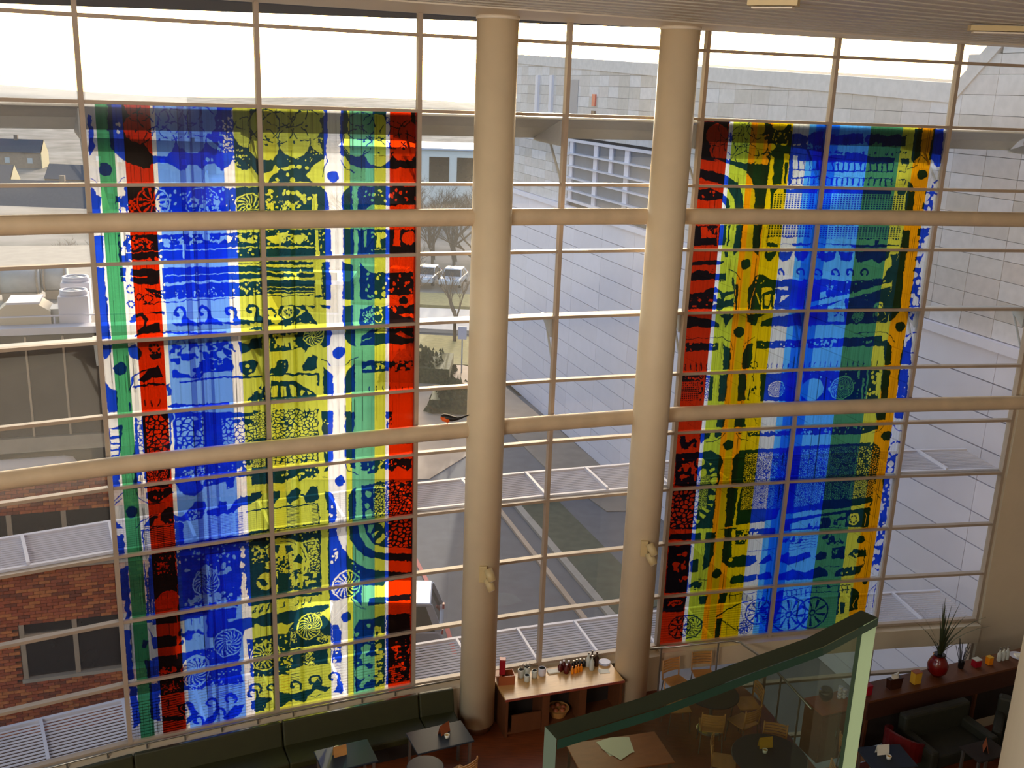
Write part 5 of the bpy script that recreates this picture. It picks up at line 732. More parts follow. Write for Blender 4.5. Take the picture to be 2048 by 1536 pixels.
# hedges
def hedge(lb, x0, x1, y0, y1, h, seed):
    rr = random.Random(seed); b = B()
    for _ in range(700):
        x = rr.uniform(x0, x1); y = rr.uniform(y0, y1); ex = 1-abs((x-(x0+x1)/2)/(x1-x0)*2)**3; z = rr.uniform(.0, h)*ex
        s_ = rr.uniform(.1, .28); a_ = rr.uniform(0, 6); c_, s2 = math.cos(a_)*s_, math.sin(a_)*s_
        b.quad((x-c_, y-s2, G+z), (x+c_, y+s2, G+z+rr.uniform(-.1, .1)), (x+c_*.3, y+s2*.3, G+z+s_*1.3))
    b.box(((x0+x1)/2, (y0+y1)/2, G+h*.35), (x1-x0-.3, y1-y0-.3, h*.7)); o = obj('hedge', b, M_hedge); tag(o, lb, 'hedge')
hedge('rough brown hedge beyond the blank road left of the first column', -7.5, -3.4, 55.5, 59.5, 1.3, 1); hedge('clipped hedge on the pale paving beside the first column', -4.3, -1.6, 50, 53, 1.1, 2)
# sign post
t = root('street_sign', (-3.0, 58.2, G), 'small white road sign on a post beside the first column', 'sign'); obj('post', B().tube([(0, 0, 0), (0, 0, 2.6)], .04, 8), M_grey, t); obj('sign_plate', B().box((0, -.05, 2.45), (.5, .04, .75)), M_white, t)
# cars
def car(name, x, y, rz, paint, lb, suv=False, group=None):
    t = root(name, (x, y, G), lb, 'car', group, rz); L_ = 4.5; H_ = 1.82 if suv else 1.42; W2 = .88; hb = .98 if suv else .82
    prof = [(-L_/2, .35), (-L_/2, hb-.1), (-L_/2+.12, hb), (-L_/2+1.15, hb+.05), (L_/2-.12, hb), (L_/2, hb-.15), (L_/2, .35)]
    b = B(); n_ = len(prof); b.v = [(x_, -W2, z_) for x_, z_ in prof]+[(x_, W2, z_) for x_, z_ in prof]; b.f = [tuple(range(n_)), tuple(range(n_, 2*n_))[::-1]]+[(i, i+n_, (i+1) % n_+n_, (i+1) % n_) for i in range(n_)]; b.m = [0]*len(b.f)
    obj('body', b, paint, t, bev=.06)
    r0, r1 = (-L_/2+1.1, L_/2-.12) if suv else (-L_/2+1.1, L_/2-.5); s0, s1 = (-L_/2+1.8, L_/2-.42) if suv else (-L_/2+1.9, L_/2-1.3)
    P = [(r0, -W2+.04, hb), (r1, -W2+.04, hb), (r1, W2-.04, hb), (r0, W2-.04, hb), (s0, -W2+.2, H_-.1), (s1, -W2+.2, H_-.1), (s1, W2-.2, H_-.1), (s0, W2-.2, H_-.1)]
    obj('cabin_glass', B().hexa(P), M_carg, t)
    b = B(); b.box(((s0+s1)/2, 0, H_-.06), (s1-s0+.12, 2*W2-.28, .12)); obj('roof', b, paint, t, bev=.044)
    for xq, xt in ((r0, s0), (r1, s1), ((r0+r1)/2, (s0+s1)/2)):
        for s in (-1, 1): obj('pillar', B().beam((xq, s*(W2-.05), hb), (xt, s*(W2-.2), H_-.08), .11 if xq != r1 else .2, .05, (0, s, 0)), paint, t)
    for xq in (-L_/2+.8, L_/2-.85):
        for s in (-1, 1):
            wl = obj('wheel', B().tube([(xq, s*(W2-.2), .34), (xq, s*W2+.0*s, .34)], .34, 18), M_tyre, t); obj('hub', B().tube([(xq, s*(W2+.005), .34), (xq, s*(W2+.015), .34)], .18, 12), M_grey, wl)
    for s in (-1, 1): obj('tail_lamp', B().box((L_/2-.02, s*(W2-.12), hb-.02), (.06, .12, .16)), M_tail, t)
    return t
car('car', -4.02, 27.3, math.radians(3), M_car, 'silver off-road car at the left below the first column', True)
for k, (x, y, lb, m) in enumerate(((-9.9, 85.5, 'white van-like car parked farthest left beyond the verge', M_car), (-7.6, 87, 'pale car parked in the middle beyond the verge', M_car), (-5.3, 86.5, 'pale car parked nearest the first column', M_car))):
    car('parked_car', x, y, 1.45, m, lb, False, 'parked cars beyond the verge')
car('parked_car', -12.6, 86, 1.5, M_carb, 'dark car parked behind the stained glass edge', False, 'parked cars beyond the verge')
# ------------------------------------------------------------------ foreground glass balustrade and near column
t = root('glass_balustrade', (.22, .80, 9.55), 'thick green edged glass balustrade panel in the foreground', 'balustrade')
def curve_pts(off):
    P = [(.042, .722), (.125, .768), (.222, .832), (.30, .882), (.373, .944)]; r = []
    for i, (x, y) in enumerate(P):
        a_ = P[max(i-1, 0)]; b_ = P[min(i+1, len(P)-1)]; dx, dy = b_[0]-a_[0], b_[1]-a_[1]; l = math.hypot(dx, dy); r.append((x-.22-dy/l*off, y-.80+dx/l*off))
    return r
f, k_ = curve_pts(-.0095), curve_pts(.0095); zt = 10.65-9.55
b = B()
for i in range(len(f)-1): b.quad((*f[i], 0), (*f[i+1], 0), (*f[i+1], zt), (*f[i], zt)); b.quad((*k_[i+1], 0), (*k_[i], 0), (*k_[i], zt), (*k_[i+1], zt))
obj('glass_pane', b, M_bal, t)
b = B()
for i in range(len(f)-1): b.quad((*f[i], zt), (*f[i+1], zt), (*k_[i+1], zt), (*k_[i], zt))
obj('top_edge', b, M_baledge, t)
mid = tuple((f[-1][i]*.25+k_[-1][i]*.75) for i in (0, 1))
obj('side_edge', B().quad((*f[-1], 0), (*mid, 0), (*mid, zt), (*f[-1], zt)), M_baledge2, t)
obj('side_edge', B().quad((*mid, 0), (*k_[-1], 0), (*k_[-1], zt), (*mid, zt)), M_baledge, t)
b = B()
for i in range(len(f)-1): b.quad((*f[i], zt-.009), (*f[i+1], zt-.009), (*f[i+1], zt), (*f[i], zt))
o = obj('edge_refraction', b, M_baledge, t); o.location = (.0006, -.0008, 0)  # dark green strip imitates the top edge refracted through the glass face
obj('side_edge', B().quad((*k_[0], 0), (*f[0], 0), (*f[0], zt), (*k_[0], zt)), M_baledge3, t)
tag(obj('floor', B().box((0, -1.6, 9.4), (8, 4.9, .3)), M_floor), 'gallery floor under the foreground balustrade', kind='structure')
t = root('near_column', (.98, 1.175, 9.55), 'blurred cream column edge in the bottom right foreground', 'column')
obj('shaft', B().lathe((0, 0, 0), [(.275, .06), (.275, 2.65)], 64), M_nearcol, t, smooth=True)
obj('plinth', B().lathe((0, 0, 0), [(.285, 0), (.285, .06)], 32), M_cab, t)
# ------------------------------------------------------------------ counter between the columns
ca = math.atan2(16.70-15.76, 2.24-.10)
cx0, cy0 = .10, 15.86
t = root('serving_counter', (cx0, cy0, 0), 'wooden serving counter with maple top between the two columns', 'counter', rz=math.radians(19.5))
L_, D_, Hc = 2.3, .78, .80
obj('worktop', B().box((L_/2, D_/2, Hc-.02), (L_, D_, .04)), M_top, t); obj('front_edge', B().box((L_/2, -.004, Hc-.022), (L_+.01, .014, .045)), M_edge, t)
for x in (.04, .78, 1.5, 2.26): obj('side_panel', B().box((x, D_/2, .38), (.05 if x in (.04, 2.26) else .14, D_-.04, .76)), M_cab, t)
obj('back_panel', B().box((L_/2, D_-.26, .38), (L_-.1, .03, .74)), M_darkin, t); obj('bottom_shelf', B().box((L_/2, D_/2, .08), (L_-.1, D_-.06, .04)), M_cab, t)
obj('door', B().box((.42, .04, .25), (.56, .03, .36)), M_cab, t)
def onc(u, v, z=Hc): c_, s_ = math.cos(math.radians(19.5)), math.sin(math.radians(19.5)); return (cx0+u*c_-v*s_, cy0+u*s_+v*c_, z)
def inc(x, y): 
    dx, dy = x-cx0, y-cy0; c_, s_ = math.cos(math.radians(19.5)), math.sin(math.radians(19.5)); return dx*c_+dy*s_, -dx*s_+dy*c_
t = root('basket', onc(1.14, .3, .10), 'wicker basket of bread on the counter shelf', 'basket', rz=.34); obj('bowl', B().lathe((0, 0, 0), [(.14, 0), (.2, .14), (.21, .15), (.19, .14)], 18), M_beech, t)
for k in range(5): obj('bread_roll', B().lathe((.1*math.cos(k*1.3), .1*math.sin(k*1.3), .1), [(.02, 0), (.055, .03), (.05, .06), (.01, .09)], 10), M_desk, t, smooth=True)
t = root('storage_box', onc(.18, .55), 'brown open wooden box at the left end of the counter', 'box', rz=.2)
for s, dm in (((0, -.11, .09), (.3, .015, .18)), ((0, .11, .09), (.3, .015, .18)), ((-.145, 0, .09), (.015, .22, .18)), ((.145, 0, .09), (.015, .22, .18)), ((0, 0, .01), (.3, .22, .02))): obj('board', B().box(s, dm), M_desk, t)
t = root('tin_canister', onc(.10, .52, Hc+.2), 'tall red tin canister standing on the wooden box', 'canister'); obj('body', B().box((0, 0, .14), (.11, .11, .28)), M_carred, t, bev=.01); obj('lid', B().box((0, 0, .29), (.115, .115, .025)), M_carred, t, bev=.005)
t['label'] = 'tall red tin canister above the brown wooden box'
obj('board', B().box((-.1, 0, -.01), (.2, .2, .02)), M_desk, t)
def cyl(name, u, v, r, h, m, lb, cat, group=None, top=None, z=Hc):
    t = root(name, onc(u, v, z), lb, cat, group); obj('body', B().lathe((0, 0, 0), [(r*.92, 0), (r, h*.2), (r, h*.9), (r*.94, h), (r*.8, h), (r*.78, h*.85)], 16), m, t, smooth=True)
    if top: obj('contents', B().lathe((0, 0, 0), [(r*.79, h*.8), (r*.86, h*.97)], 14), M_inside, t)
    return t
cyl('cutlery_jar', .50, .62, .06, .16, M_glas2, 'leftmost cutlery jar behind the brown box', 'jar', 'cutlery jars on the counter', M_steel)
cyl('cutlery_jar', .63, .66, .06, .17, M_glas2, 'cutlery jar at the back, second from the brown box', 'jar', 'cutlery jars on the counter', M_steel)
cyl('cutlery_jar', .56, .46, .055, .13, M_glas2, 'low front jar with pale spoons', 'jar', 'cutlery jars on the counter', M_steel)
cyl('cutlery_jar', .74, .55, .055, .14, M_glas2, 'jar just left of the white mug with black inside', 'jar', 'cutlery jars on the counter', M_dark)
cyl('mug', .90, .58, .07, .15, M_white, 'white pot with a black inside near the counter middle', 'mug', None, M_black)
for q, (u, v) in enumerate(((.60, .66), (.52, .63), (.66, .64))):
    t = root('cutlery', onc(u, v, Hc+.1), ['bunch of cutlery in the back jar', 'bunch of cutlery in the leftmost jar', 'loose cutlery leaning at the back jar'][q], 'cutlery')
    for k in range(5): obj('fork', B().tube([(0, 0, 0), (.05*math.cos(k*1.3), .05*math.sin(k*1.3), .13)], .006, 5), M_steel, t)
def bottle(u, v, r, h, m, lb, group, z=Hc, cap=None, xyz=None):
    t = root('bottle', xyz or onc(u, v, z), lb, 'bottle', group)
    obj('body', B().lathe((0, 0, 0), [(r*.9, 0), (r, .01), (r, h*.55), (r*.35, h*.75), (r*.32, h*.9)], 14), m, t, smooth=True); obj('cap', B().lathe((0, 0, h*.88), [(r*.42, 0), (r*.42, h*.12)], 10), cap or M_white, t)
for q, (u, v, lb) in enumerate(((1.28, .62, 'leftmost dark red sauce bottle in the cluster'), (1.36, .66, 'dark red sauce bottle at the back of the cluster'), (1.44, .62, 'rightmost dark red sauce bottle in the cluster'), (1.36, .52, 'dark red sauce bottle standing in front of the cluster'))): bottle(u, v, .05, .19, M_wine, lb, 'dark red sauce bottles')
for q, (u, v, lb) in enumerate(((1.46, .47, 'orange squeeze bottle nearest the red bottles'), (1.53, .48, 'second orange squeeze bottle from the left'), (1.59, .50, 'third orange squeeze bottle from the left'), (1.65, .51, 'rightmost orange squeeze bottle'))): bottle(u, v, .03, .15, M_orange, lb, 'orange squeeze bottles', cap=M_orange)
for q, (u, v, lb) in enumerate(((1.56, .66, 'leftmost small dark jar behind the orange bottles'), (1.63, .68, 'second small dark jar behind the orange bottles'), (1.70, .68, 'third small dark jar behind the orange bottles'), (1.77, .66, 'rightmost small dark jar behind the orange bottles'))): bottle(u, v, .042, .15, M_black, lb, 'small dark jars', cap=M_steel)
for q, (u, v, m, lb) in enumerate(((1.84, .62, M_glas2, 'clear oil bottle left of the tall brown ones'), (1.86, .5, M_glas2, 'clear oil bottle at the front of the tall ones'), (1.93, .66, M_brown, 'tall black bottle at the back by the second column'), (2.0, .6, M_brown, 'tall brown bottle nearest the second column'))): bottle(u, v, .045, .30, m, lb, 'tall oil bottles', cap=M_brown if m is M_brown else M_steel)
t = root('plate_stack', onc(2.18, .62), 'stack of white saucers at the right end of the counter', 'plates')
for k in range(3): obj('plate', B().lathe((0, 0, k*.018), [(.06, 0), (.11, .015), (.105, .017), (.05, .006)], 24), M_white, t, smooth=True)
tag(obj('napkin', B().box((0, 0, .003), (.2, .14, .006)), M_paper, loc=onc(2.06, .38), rz=.2), 'white napkin on the right end of the counter', 'napkin')
tag(obj('napkin_pile', B().box((0, 0, .012), (.22, .12, .024)), M_paper, loc=onc(1.14, .62), rz=.34), 'flat pile of white napkins left of the red bottles', 'napkins')
# ------------------------------------------------------------------ green banquette along the glazing
bq = offs(.28, 1, 4); bqf = offs(.40, 1, 4)
P0 = [bq[0], bq[1], bq[2], bq[2]+(bq[3]-bq[2])*1.0]; endp = Vector((-.86, 16.16, 0)); 
path = [bq[0], bq[1], bq[2], bq[3], endp]
t = root('banquette', (-4, 14, 0), 'long dark green upholstered bench under the left stained glass', 'bench')
def pl(p, off, z, n): return (p.x+n.x*off+4, p.y+n.y*off-14, z)
segs = []
for j in range(len(path)-1):
    p, q = path[j], path[j+1]; m = max(1, round((q-p).length/2.05)); 
    for k in range(m): segs.append((p+(q-p)*(k/m), p+(q-p)*((k+1)/m)))
for p, q in segs:
    d = (q-p).normalized(); n = Vector((d.y, -d.x, 0)); a_, b_ = p+d*.012, q-d*.012
    bk = B().hexa([pl(a_, .0, .35, n), pl(b_, 0, .35, n), pl(b_, .22, .35, n), pl(a_, .22, .35, n), pl(a_, 0, .84, n), pl(b_, 0, .84, n), pl(b_, .10, .86, n), pl(a_, .10, .86, n)])
    obj('backrest', bk, M_green, t, bev=.025)
    st = B().hexa([pl(a_, .14, .30, n), pl(b_, .14, .30, n), pl(b_, .66, .30, n), pl(a_, .66, .30, n), pl(a_, .14, .46, n), pl(b_, .14, .46, n), pl(b_, .68, .45, n), pl(a_, .68, .45, n)])
    obj('seat', st, M_green, t, bev=.03)
    obj('base', B().hexa([pl(a_, .1, 0, n), pl(b_, .1, 0, n), pl(b_, .58, 0, n), pl(a_, .58, 0, n), pl(a_, .1, .3, n), pl(b_, .1, .3, n), pl(b_, .58, .3, n), pl(a_, .58, .3, n)]), M_darkin, t)
# thin rail with standoffs above the bench
t = root('sill_rail', (-4, 14, .86), 'thin rail on short brackets along the sill above the green bench', 'rail')
rr = offs(.14, 1, 5)
obj('rail_tube', B().tube([(p.x+4, p.y-14, 0.0) for p in rr[:4]]+[(-.75+4, 16.38-14, 0)], .018, 8), M_steel, t, smooth=True)
for j in range(3):
    for k in range(4):
        p = rr[j]+(rr[j+1]-rr[j])*(k/4+.1); obj('bracket', B().tube([(p.x+4, p.y-14, 0), (p.x+4, p.y-14, -.1)], .014, 6), M_steel, t)
# ------------------------------------------------------------------ cafe tables and chairs
def chair_proto():
    t = root('cafe_chair', (0, 0, 0), 'x', 'chair', 'beech cafe chairs')
    b = B()
    s_ = [(-.2, -.2), (.2, -.2), (.21, .0), (.19, .2), (-.19, .2), (-.21, .0)]
    obj('seat', B().prism(s_, .43, .45), M_beech, t, bev=.006)
    for k in range(5):
        z = .56+k*.052; pts = [(-.2+.1*i, .225+.03*(k*.25)-.035*abs(i-2)/2*0-.03*((i-2)/2)**2, z) for i in range(5)]
        b = B()
        for i in range(4):
            (x0, y0, _), (x1, y1, _) = pts[i], pts[i+1]; b.hexa([(x0, y0-.006, z), (x1, y1-.006, z), (x1, y1+.006, z), (x0, y0+.006, z), (x0, y0-.006, z+.036), (x1, y1-.006, z+.036), (x1, y1+.006, z+.036), (x0, y0+.006, z+.036)])
        obj('back_slat', b, M_beech, t)
    for s in (-1, 1):
        obj('back_post', B().tube([(s*.19, .19, .43), (s*.195, .205, .6), (s*.195, .215, .83)], .013, 8), M_beech, t, smooth=True)
        obj('leg', B().tube([(s*.18, -.17, .43), (s*.2, -.2, 0)], .011, 8), M_steel, t); obj('leg', B().tube([(s*.18, .18, .43), (s*.2, .22, 0)], .011, 8), M_steel, t)
    return t
cp = chair_proto(); first = True
def place_chair(x, y, face, lb):      # face: direction the sitter looks, degrees from +x
    global first
    rz = math.radians(face+90)
    if first: cp.location = (x, y, 0); cp.rotation_euler = (0, 0, rz); cp['label'] = lb; first = False
    else: clone(cp, (x, y, 0), rz, lb)
place_chair(3.25, 16.42, 10, 'beech chair at the left side of the farther round table')
place_chair(3.76, 15.86, 85, 'beech chair with its slatted back towards us, in front of the farther table')
place_chair(4.36, 16.02, 125, 'beech chair at the right front of the farther round table')
place_chair(4.55, 16.60, 190, 'beech chair at the right back of the farther round table')
place_chair(3.35, 17.22, -60, 'beech chair behind the farther table beside the second column')
place_chair(3.92, 17.50, -80, 'beech chair by the stairwell railing')
place_chair(3.80, 14.85, -15, 'beech chair at the left of the nearer round table')
place_chair(4.72, 15.22, -105, 'beech chair at the back of the nearer round table')
place_chair(5.22, 14.35, 170, 'beech chair at the right of the nearer round table')
place_chair(6.12, 15.20, 30, 'beech chair seen behind the balustrade edge')
place_chair(-.62, 14.22, 135, 'beech chair beside the first column at the bottom')
def rtable(x, y, r, lb):
    t = root('round_table', (x, y, 0), lb, 'table')
    obj('tabletop', B().lathe((0, 0, .715), [(r-.01, 0), (r, .01), (r, .02), (r-.01, .03)], 40), M_table, t); obj('pedestal', B().tube([(0, 0, .03), (0, 0, .715)], .035, 12), M_steel, t); obj('foot', B().lathe((0, 0, 0), [(.24, 0), (.22, .02), (.05, .035)], 24), M_steel, t)
rtable(3.86, 16.40, .48, 'farther dark round table seen through the balustrade'); rtable(4.48, 14.62, .62, 'nearer dark round table seen through the balustrade')
rtable(-1.15, 14.0, .30, 'dark round table cut by the bottom edge')
def qtable(x, y, rz, sx, sy, m, lb, legs=True):
    t = root('cafe_table', (x, y, 0), lb, 'table', None, rz)
    obj('tabletop', B().box((0, 0, .73), (sx, sy, .03)), m, t, bev=.01)
    for sx_ in (-1, 1):
        for sy_ in (-1, 1): obj('leg', B().box((sx_*(sx/2-.06), sy_*(sy/2-.06), .357), (.04, .04, .715)), M_steel, t)
qtable(-.98, 14.80, math.radians(25), 1.0, .62, M_table, 'dark table at the end of the green bench by the first column'); qtable(-2.45, 14.20, math.radians(25), .9, .62, M_table, 'dark table in the middle of the green bench')
qtable(2.0, 14.55, math.radians(16), 1.6, .85, M_desk, 'reddish brown wooden table seen through the balustrade')
def menu(x, y, z, rz, lb, m=M_paper, s=1.):
    t = root('menu_card', (x, y, z), lb, 'menu', 'menu cards on the tables', rz)
    for sg in (-1, 1): obj('card_leaf', B().hexa([(-.11*s, sg*.04-.002, 0), (.11*s, sg*.04-.002, 0), (.11*s, sg*.04+.002, 0), (-.11*s, sg*.04+.002, 0), (-.11*s, -.002, .17*s), (.11*s, -.002, .17*s), (.11*s, .002, .17*s), (-.11*s, .002, .17*s)]), m, t)
menu(-.92, 14.92, .745, .9, 'brown menu card on the table by the first column', M_desk); menu(-2.55, 14.22, .745, .5, 'pale menu card on the middle bench table', M_beech); menu(4.46, 14.86, .735+.01, .25, 'cream menu card on the nearer round table', M_yel, 1.1); menu(6.4, 14.8, .745, .2, 'cream menu card on the dark table by the shelf')
def candle(x, y, z, lb):
    t = root('candle_cup', (x, y, z), lb, 'candle cup', 'candle cups on the tables'); obj('cup', B().lathe((0, 0, 0), [(.035, 0), (.045, .06), (.038, .06), (.03, .02)], 14), M_paper, t, smooth=True); obj('candle', B().lathe((0, 0, .02), [(.028, 0), (.028, .03)], 10), M_yel, t)
candle(4.42, 14.70, .745, 'small cup before the cream menu on the nearer round table'); candle(6.46, 14.66, .745, 'small yellow cup on the dark table by the shelf'); candle(-.86, 14.78, .745, 'small cup beside the brown menu card'); candle(-2.62, 14.33, .745, 'small cup beside the pale menu card'); candle(3.62, 16.56, .745, 'small cup on the farther round table')
for k, (x, y, r, lb) in enumerate(((1.86, 14.70, .5, 'left white sheet of paper on the reddish table'), (2.07, 14.76, .12, 'right white sheet of paper on the reddish table'), (1.95, 14.60, .8, 'front white sheet of paper on the reddish table'))):
    tag(obj('paper_sheet', B().box((0, 0, .0015), (.30, .42, .003)), M_paper, loc=(x, y, .746+k*.0035), rz=r), lb, 'paper', 'papers on the reddish table')
# railing and stairwell edge
t = root('stair_railing', (4.7, 17.5, 0), 'steel handrail with glass infill round the stairwell', 'railing')
def rl(x, y, z): return (x-4.7, y-17.5, z)
path = [(2.79, 17.42), (4.45, 17.86), (4.62, 17.82), (4.72, 17.62), (5.0, 17.15), (5.42, 15.62)]
obj('handrail', B().tube([rl(x, y, 1.0) for x, y in path], .022, 10), M_steel, t, smooth=True)
for x, y in ((3.05, 17.49), (4.2, 17.79), (4.86, 17.38), (5.14, 16.65), (5.32, 16.0)): obj('post', B().tube([rl(x, y, 0), rl(x, y, 1.0)], .018, 8), M_steel, t)
for (x0, y0), (x1, y1) in (((3.1, 17.5), (4.15, 17.78)), ((4.88, 17.33), (5.13, 16.7)), ((5.16, 16.6), (5.31, 16.05))): obj('glass_infill', B().quad(rl(x0, y0, .1), rl(x1, y1, .1), rl(x1, y1, .9), rl(x0, y0, .9)), M_glass, t)
# cabinet with plant pot and cups
t = root('cabinet', (5.82, 15.86, 0), 'brown wooden cabinet seen through the balustrade right side', 'cabinet', rz=math.radians(22))
obj('carcass', B().box((0, 0, .48), (.72, .48, .96)), M_cab, t); obj('top_board', B().box((0, 0, .98), (.76, .52, .035)), M_desk, t)
for s in (-1, 1): 
    dr = obj('door', B().box((s*.18, -.25, .48), (.34, .02, .88)), M_cab, t); obj('handle', B().box((s*.04, -.27, .55), (.015, .02, .12)), M_steel, dr)
t = root('plant_pot', (5.74, 15.93, 1.0), 'squat dark plant pot on the cabinet', 'pot'); obj('body', B().lathe((0, 0, 0), [(.06, 0), (.12, .08), (.125, .16), (.09, .22), (.08, .2)], 20), M_black, t, smooth=True); obj('rim', B().lathe((0, 0, .21), [(.088, 0), (.095, .01), (.088, .02)], 20), M_dark, t)
k = 0
for u, v in ((0, 0), (.09, .02), (.04, .09)):
    for h in range(4 if u == 0 else 3):
        t = root('cup', (6.0+u, 15.98+v, 1.0+h*.062), ['lowest', 'second', 'third', 'topmost'][h]+' white cup of the '+('left front' if u == 0 else 'right' if v == .02 else 'back')+' stack on the cabinet', 'cup', 'stacked white cups on the cabinet')
        obj('body', B().lathe((0, 0, 0), [(.025, 0), (.038, .03), (.042, .06), (.036, .06)], 14), M_white, t, smooth=True); obj('handle', B().tube([(.04, 0, .045), (.06, 0, .035), (.038, 0, .015)], .005, 6), M_white, t)
# long shelf unit on the right
sa = math.atan2(17.25-15.93, 9.71-6.55)
t = root('shelf_unit', (6.5, 15.88, 0), 'long wooden shelf with dark front along the stairwell at right', 'shelf', rz=sa)
def ons(u, v, z=1.04): return (6.5+u*math.cos(sa)-v*math.sin(sa), 15.88+u*math.sin(sa)+v*math.cos(sa), z)
obj('top_board', B().box((2.6, .24, 1.02), (5.2, .50, .04)), M_cab, t); obj('front_panel', B().box((2.6, .02, .82), (5.2, .03, .36)), mat('panel_dark_wood', (60, 32, 20), .6), t); obj('lower_panel', B().box((2.6, .1, .32), (5.2, .05, .64)), M_darkin, t)
for x in (.03, 1.3, 2.6, 3.9, 5.17): obj('upright', B().box((x, .25, .5), (.05, .46, 1.0)), M_cab, t)
# items on the shelf
t = root('vase', ons(1.78, .27), 'round dark red glazed vase on the shelf', 'vase'); obj('body', B().lathe((0, 0, 0), [(.08, 0), (.17, .1), (.185, .22), (.14, .34), (.09, .40), (.11, .44), (.08, .42)], 24), M_vase, t, smooth=True); obj('neck_ring', B().lathe((0, 0, .41), [(.1, 0), (.118, .02), (.1, .035)], 20), M_black, t)
t = root('spiky_plant', ons(1.78, .27, 1.46), 'spiky dark green plant growing from the red vase', 'plant')
rp = random.Random(11)
for k in range(30):
    a_ = rp.uniform(0, 6.28); sp = rp.uniform(.1, .9); Lf = rp.uniform(.6, 1.25); b = B(); P = []
    for i in range(6):
        u = i/5; P.append((math.cos(a_)*sp*Lf*u**1.4*.8, math.sin(a_)*sp*Lf*u**1.4*.8, Lf*(u*1.0-sp*.45*u*u)-.05, .022*(1-u)+.002))
    for i in range(5):
        x0, y0, z0, w0 = P[i]; x1, y1, z1, w1 = P[i+1]; px, py = -math.sin(a_), math.cos(a_)
        b.quad((x0-px*w0, y0-py*w0, z0), (x0+px*w0, y0+py*w0, z0), (x1+px*w1, y1+py*w1, z1), (x1-px*w1, y1-py*w1, z1))
    obj('leaf', b, M_leaf, t)
def sbox(name, u, v, d, m, lb, cat, m2=None, rz=0.):
    t = root(name, ons(u, v), lb, cat, None, sa+rz); obj('body', B().box((0, 0, d[2]/2), d), m, t, bev=.006); obj('lid', B().box((0, 0, d[2]+.008), (d[0]*1.03, d[1]*1.03, .016)), m2 or m, t)
sbox('tin', .12, .2, (.12, .12, .17), M_carred, 'magenta tin at the left end of the shelf', 'tin')
t = root('gift_bag', ons(.72, .2), 'dark brown bag with pale tissue left of the red vase', 'bag', rz=sa); obj('bag_body', B().hexa([(-.12, -.06, 0), (.12, -.06, 0), (.12, .06, 0), (-.12, .06, 0), (-.15, -.05, .2), (.15, -.05, .2), (.15, .05, .2), (-.15, .05, .2)]), M_brown, t); obj('tissue', B().hexa([(-.06, -.03, .18), (.06, -.03, .18), (.06, .03, .18), (-.06, .03, .18), (-.1, -.01, .3), (.02, -.02, .27), (.1, .03, .29), (-.03, .03, .26)]), M_paper, t)
sbox('display_box', 1.22, .2, (.16, .12, .22), M_yel, 'yellow and brown display box next to the red vase', 'box', M_desk)
sbox('jar', 2.75, .27, (.14, .12, .14), M_carred, 'red topped jar right of the spiky plant', 'jar', M_glas2); sbox('packet', 3.05, .25, (.10, .10, .14), M_orange, 'orange packet on the shelf', 'packet', M_yel)
for k, (u, lb) in enumerate(((3.32, 'left clear bottle by the right wall'), (3.42, 'middle clear bottle by the right wall'), (3.52, 'right clear bottle by the right wall'))): bottle(0, 0, .04, .28, M_glas2, lb, 'clear bottles on the shelf', xyz=ons(u, .27), cap=M_steel)
t = root('napkin_tray', ons(3.8, .26), 'white round tray at the far right of the shelf', 'tray'); obj('dish', B().lathe((0, 0, 0), [(.1, 0), (.16, .03), (.15, .03), (.1, .01)], 24), M_white, t, smooth=True); obj('napkins', B().box((0, 0, .03), (.12, .12, .03)), M_paper, t)
t = root('dried_flowers', ons(2.42, .32), 'dark twiggy arrangement right of the spiky plant', 'plant')
for k in range(12): obj('twig', B().tube([(0, 0, 0), (rp.uniform(-.12, .12), rp.uniform(-.1, .1), rp.uniform(.35, .6))], .006, 5), M_dark, t)
obj('holder', B().lathe((0, 0, 0), [(.05, 0), (.06, .14)], 12), M_black, t)
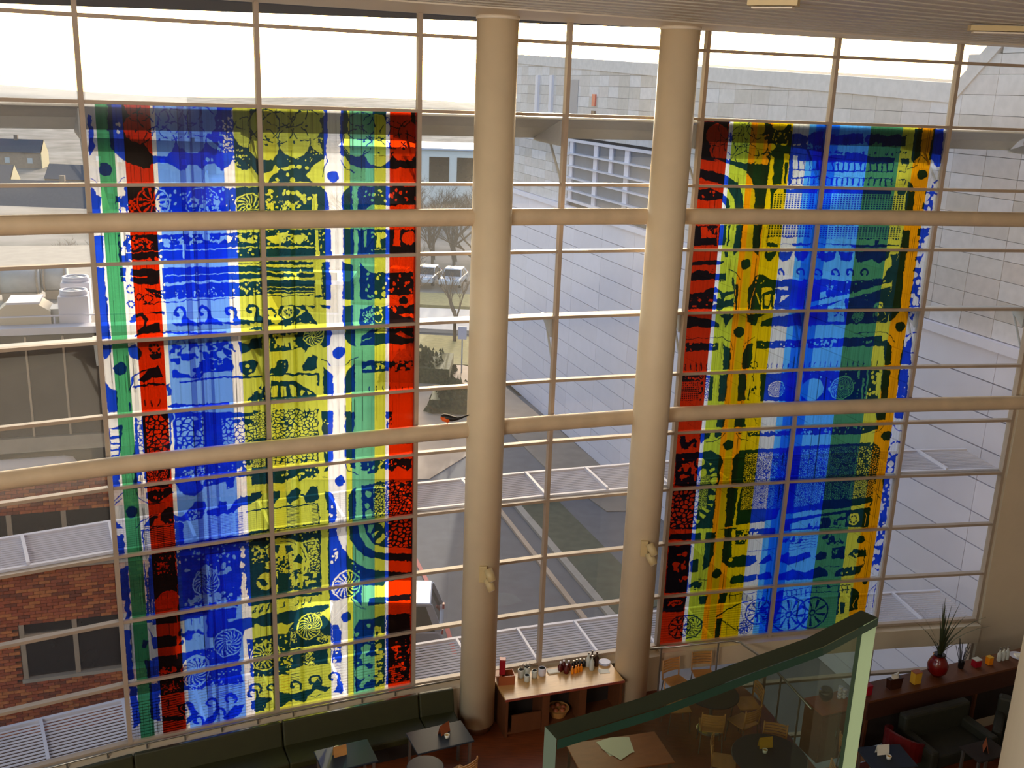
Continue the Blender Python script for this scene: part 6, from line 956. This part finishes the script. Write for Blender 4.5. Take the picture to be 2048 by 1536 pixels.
# lounge seats below the shelf
def sofa(x, y, rz, wd_, lb, m=M_sofa):
    t = root('lounge_sofa', (x, y, 0), lb, 'sofa', 'dark lounge sofas', rz)
    obj('seat', B().box((0, 0, .3), (wd_-.3, .7, .24)), m, t, bev=.04); obj('backrest', B().box((0, .36, .5), (wd_, .2, .75)), m, t, bev=.05)
    for s in (-1, 1): obj('armrest', B().box((s*(wd_/2-.08), -.02, .34), (.17, .8, .5)), m, t, bev=.04)
    for s in (-1, 1):
        for q in (-1, 1): obj('foot', B().box((s*(wd_/2-.12), q*.28, .05), (.05, .05, .1)), M_dark, t)
sofa(7.9, 15.72, sa, 1.5, 'dark green sofa backing onto the shelf front'); sofa(9.5, 15.9, sa-.9, 1.3, 'dark green sofa at the far right by the near column')
sofa(8.35, 14.2, sa+PI, 1.3, 'dark sofa with its back to us at the bottom right')
t = root('tub_chair', (7.05, 15.5, 0), 'red tub chair between the shelf and the dark table', 'chair', rz=2.2)
b = B(); n_ = 14
for k in range(n_):
    a0, a1 = -1.9+3.8*k/n_, -1.9+3.8*(k+1)/n_
    c = [(math.sin(a_)*.3, math.cos(a_)*.28) for a_ in (a0, a1)]; e = [(math.sin(a_)*.35, math.cos(a_)*.33) for a_ in (a0, a1)]; h = [.52+.26*math.cos(a_/2)**2 for a_ in (a0, a1)]
    b.hexa([(*c[0], .3), (*c[1], .3), (*e[1], .3), (*e[0], .3), (*c[0], h[0]), (*c[1], h[1]), (*e[1], h[1]), (*e[0], h[0])])
obj('backrest', b, M_red, t); obj('seat', B().lathe((0, 0, .3), [(.28, 0), (.29, .1), (.25, .14)], 24), M_red, t, smooth=True)
for s in (-1, 1):
    for q in (-1, 1): obj('leg', B().tube([(s*.18, q*.18, .3), (s*.22, q*.22, 0)], .012, 6), M_steel, t)
qtable(6.45, 14.72, math.radians(10), .8, .6, M_table, 'dark square table right of the balustrade edge')
qtable(8.2, 15.0, sa, .7, .45, M_darkin, 'low dark table between the lounge sofas')
menu(8.22, 15.02, .745, 1.2, 'reddish menu card on the table between the sofas', M_desk)
bpy.context.view_layer.update()
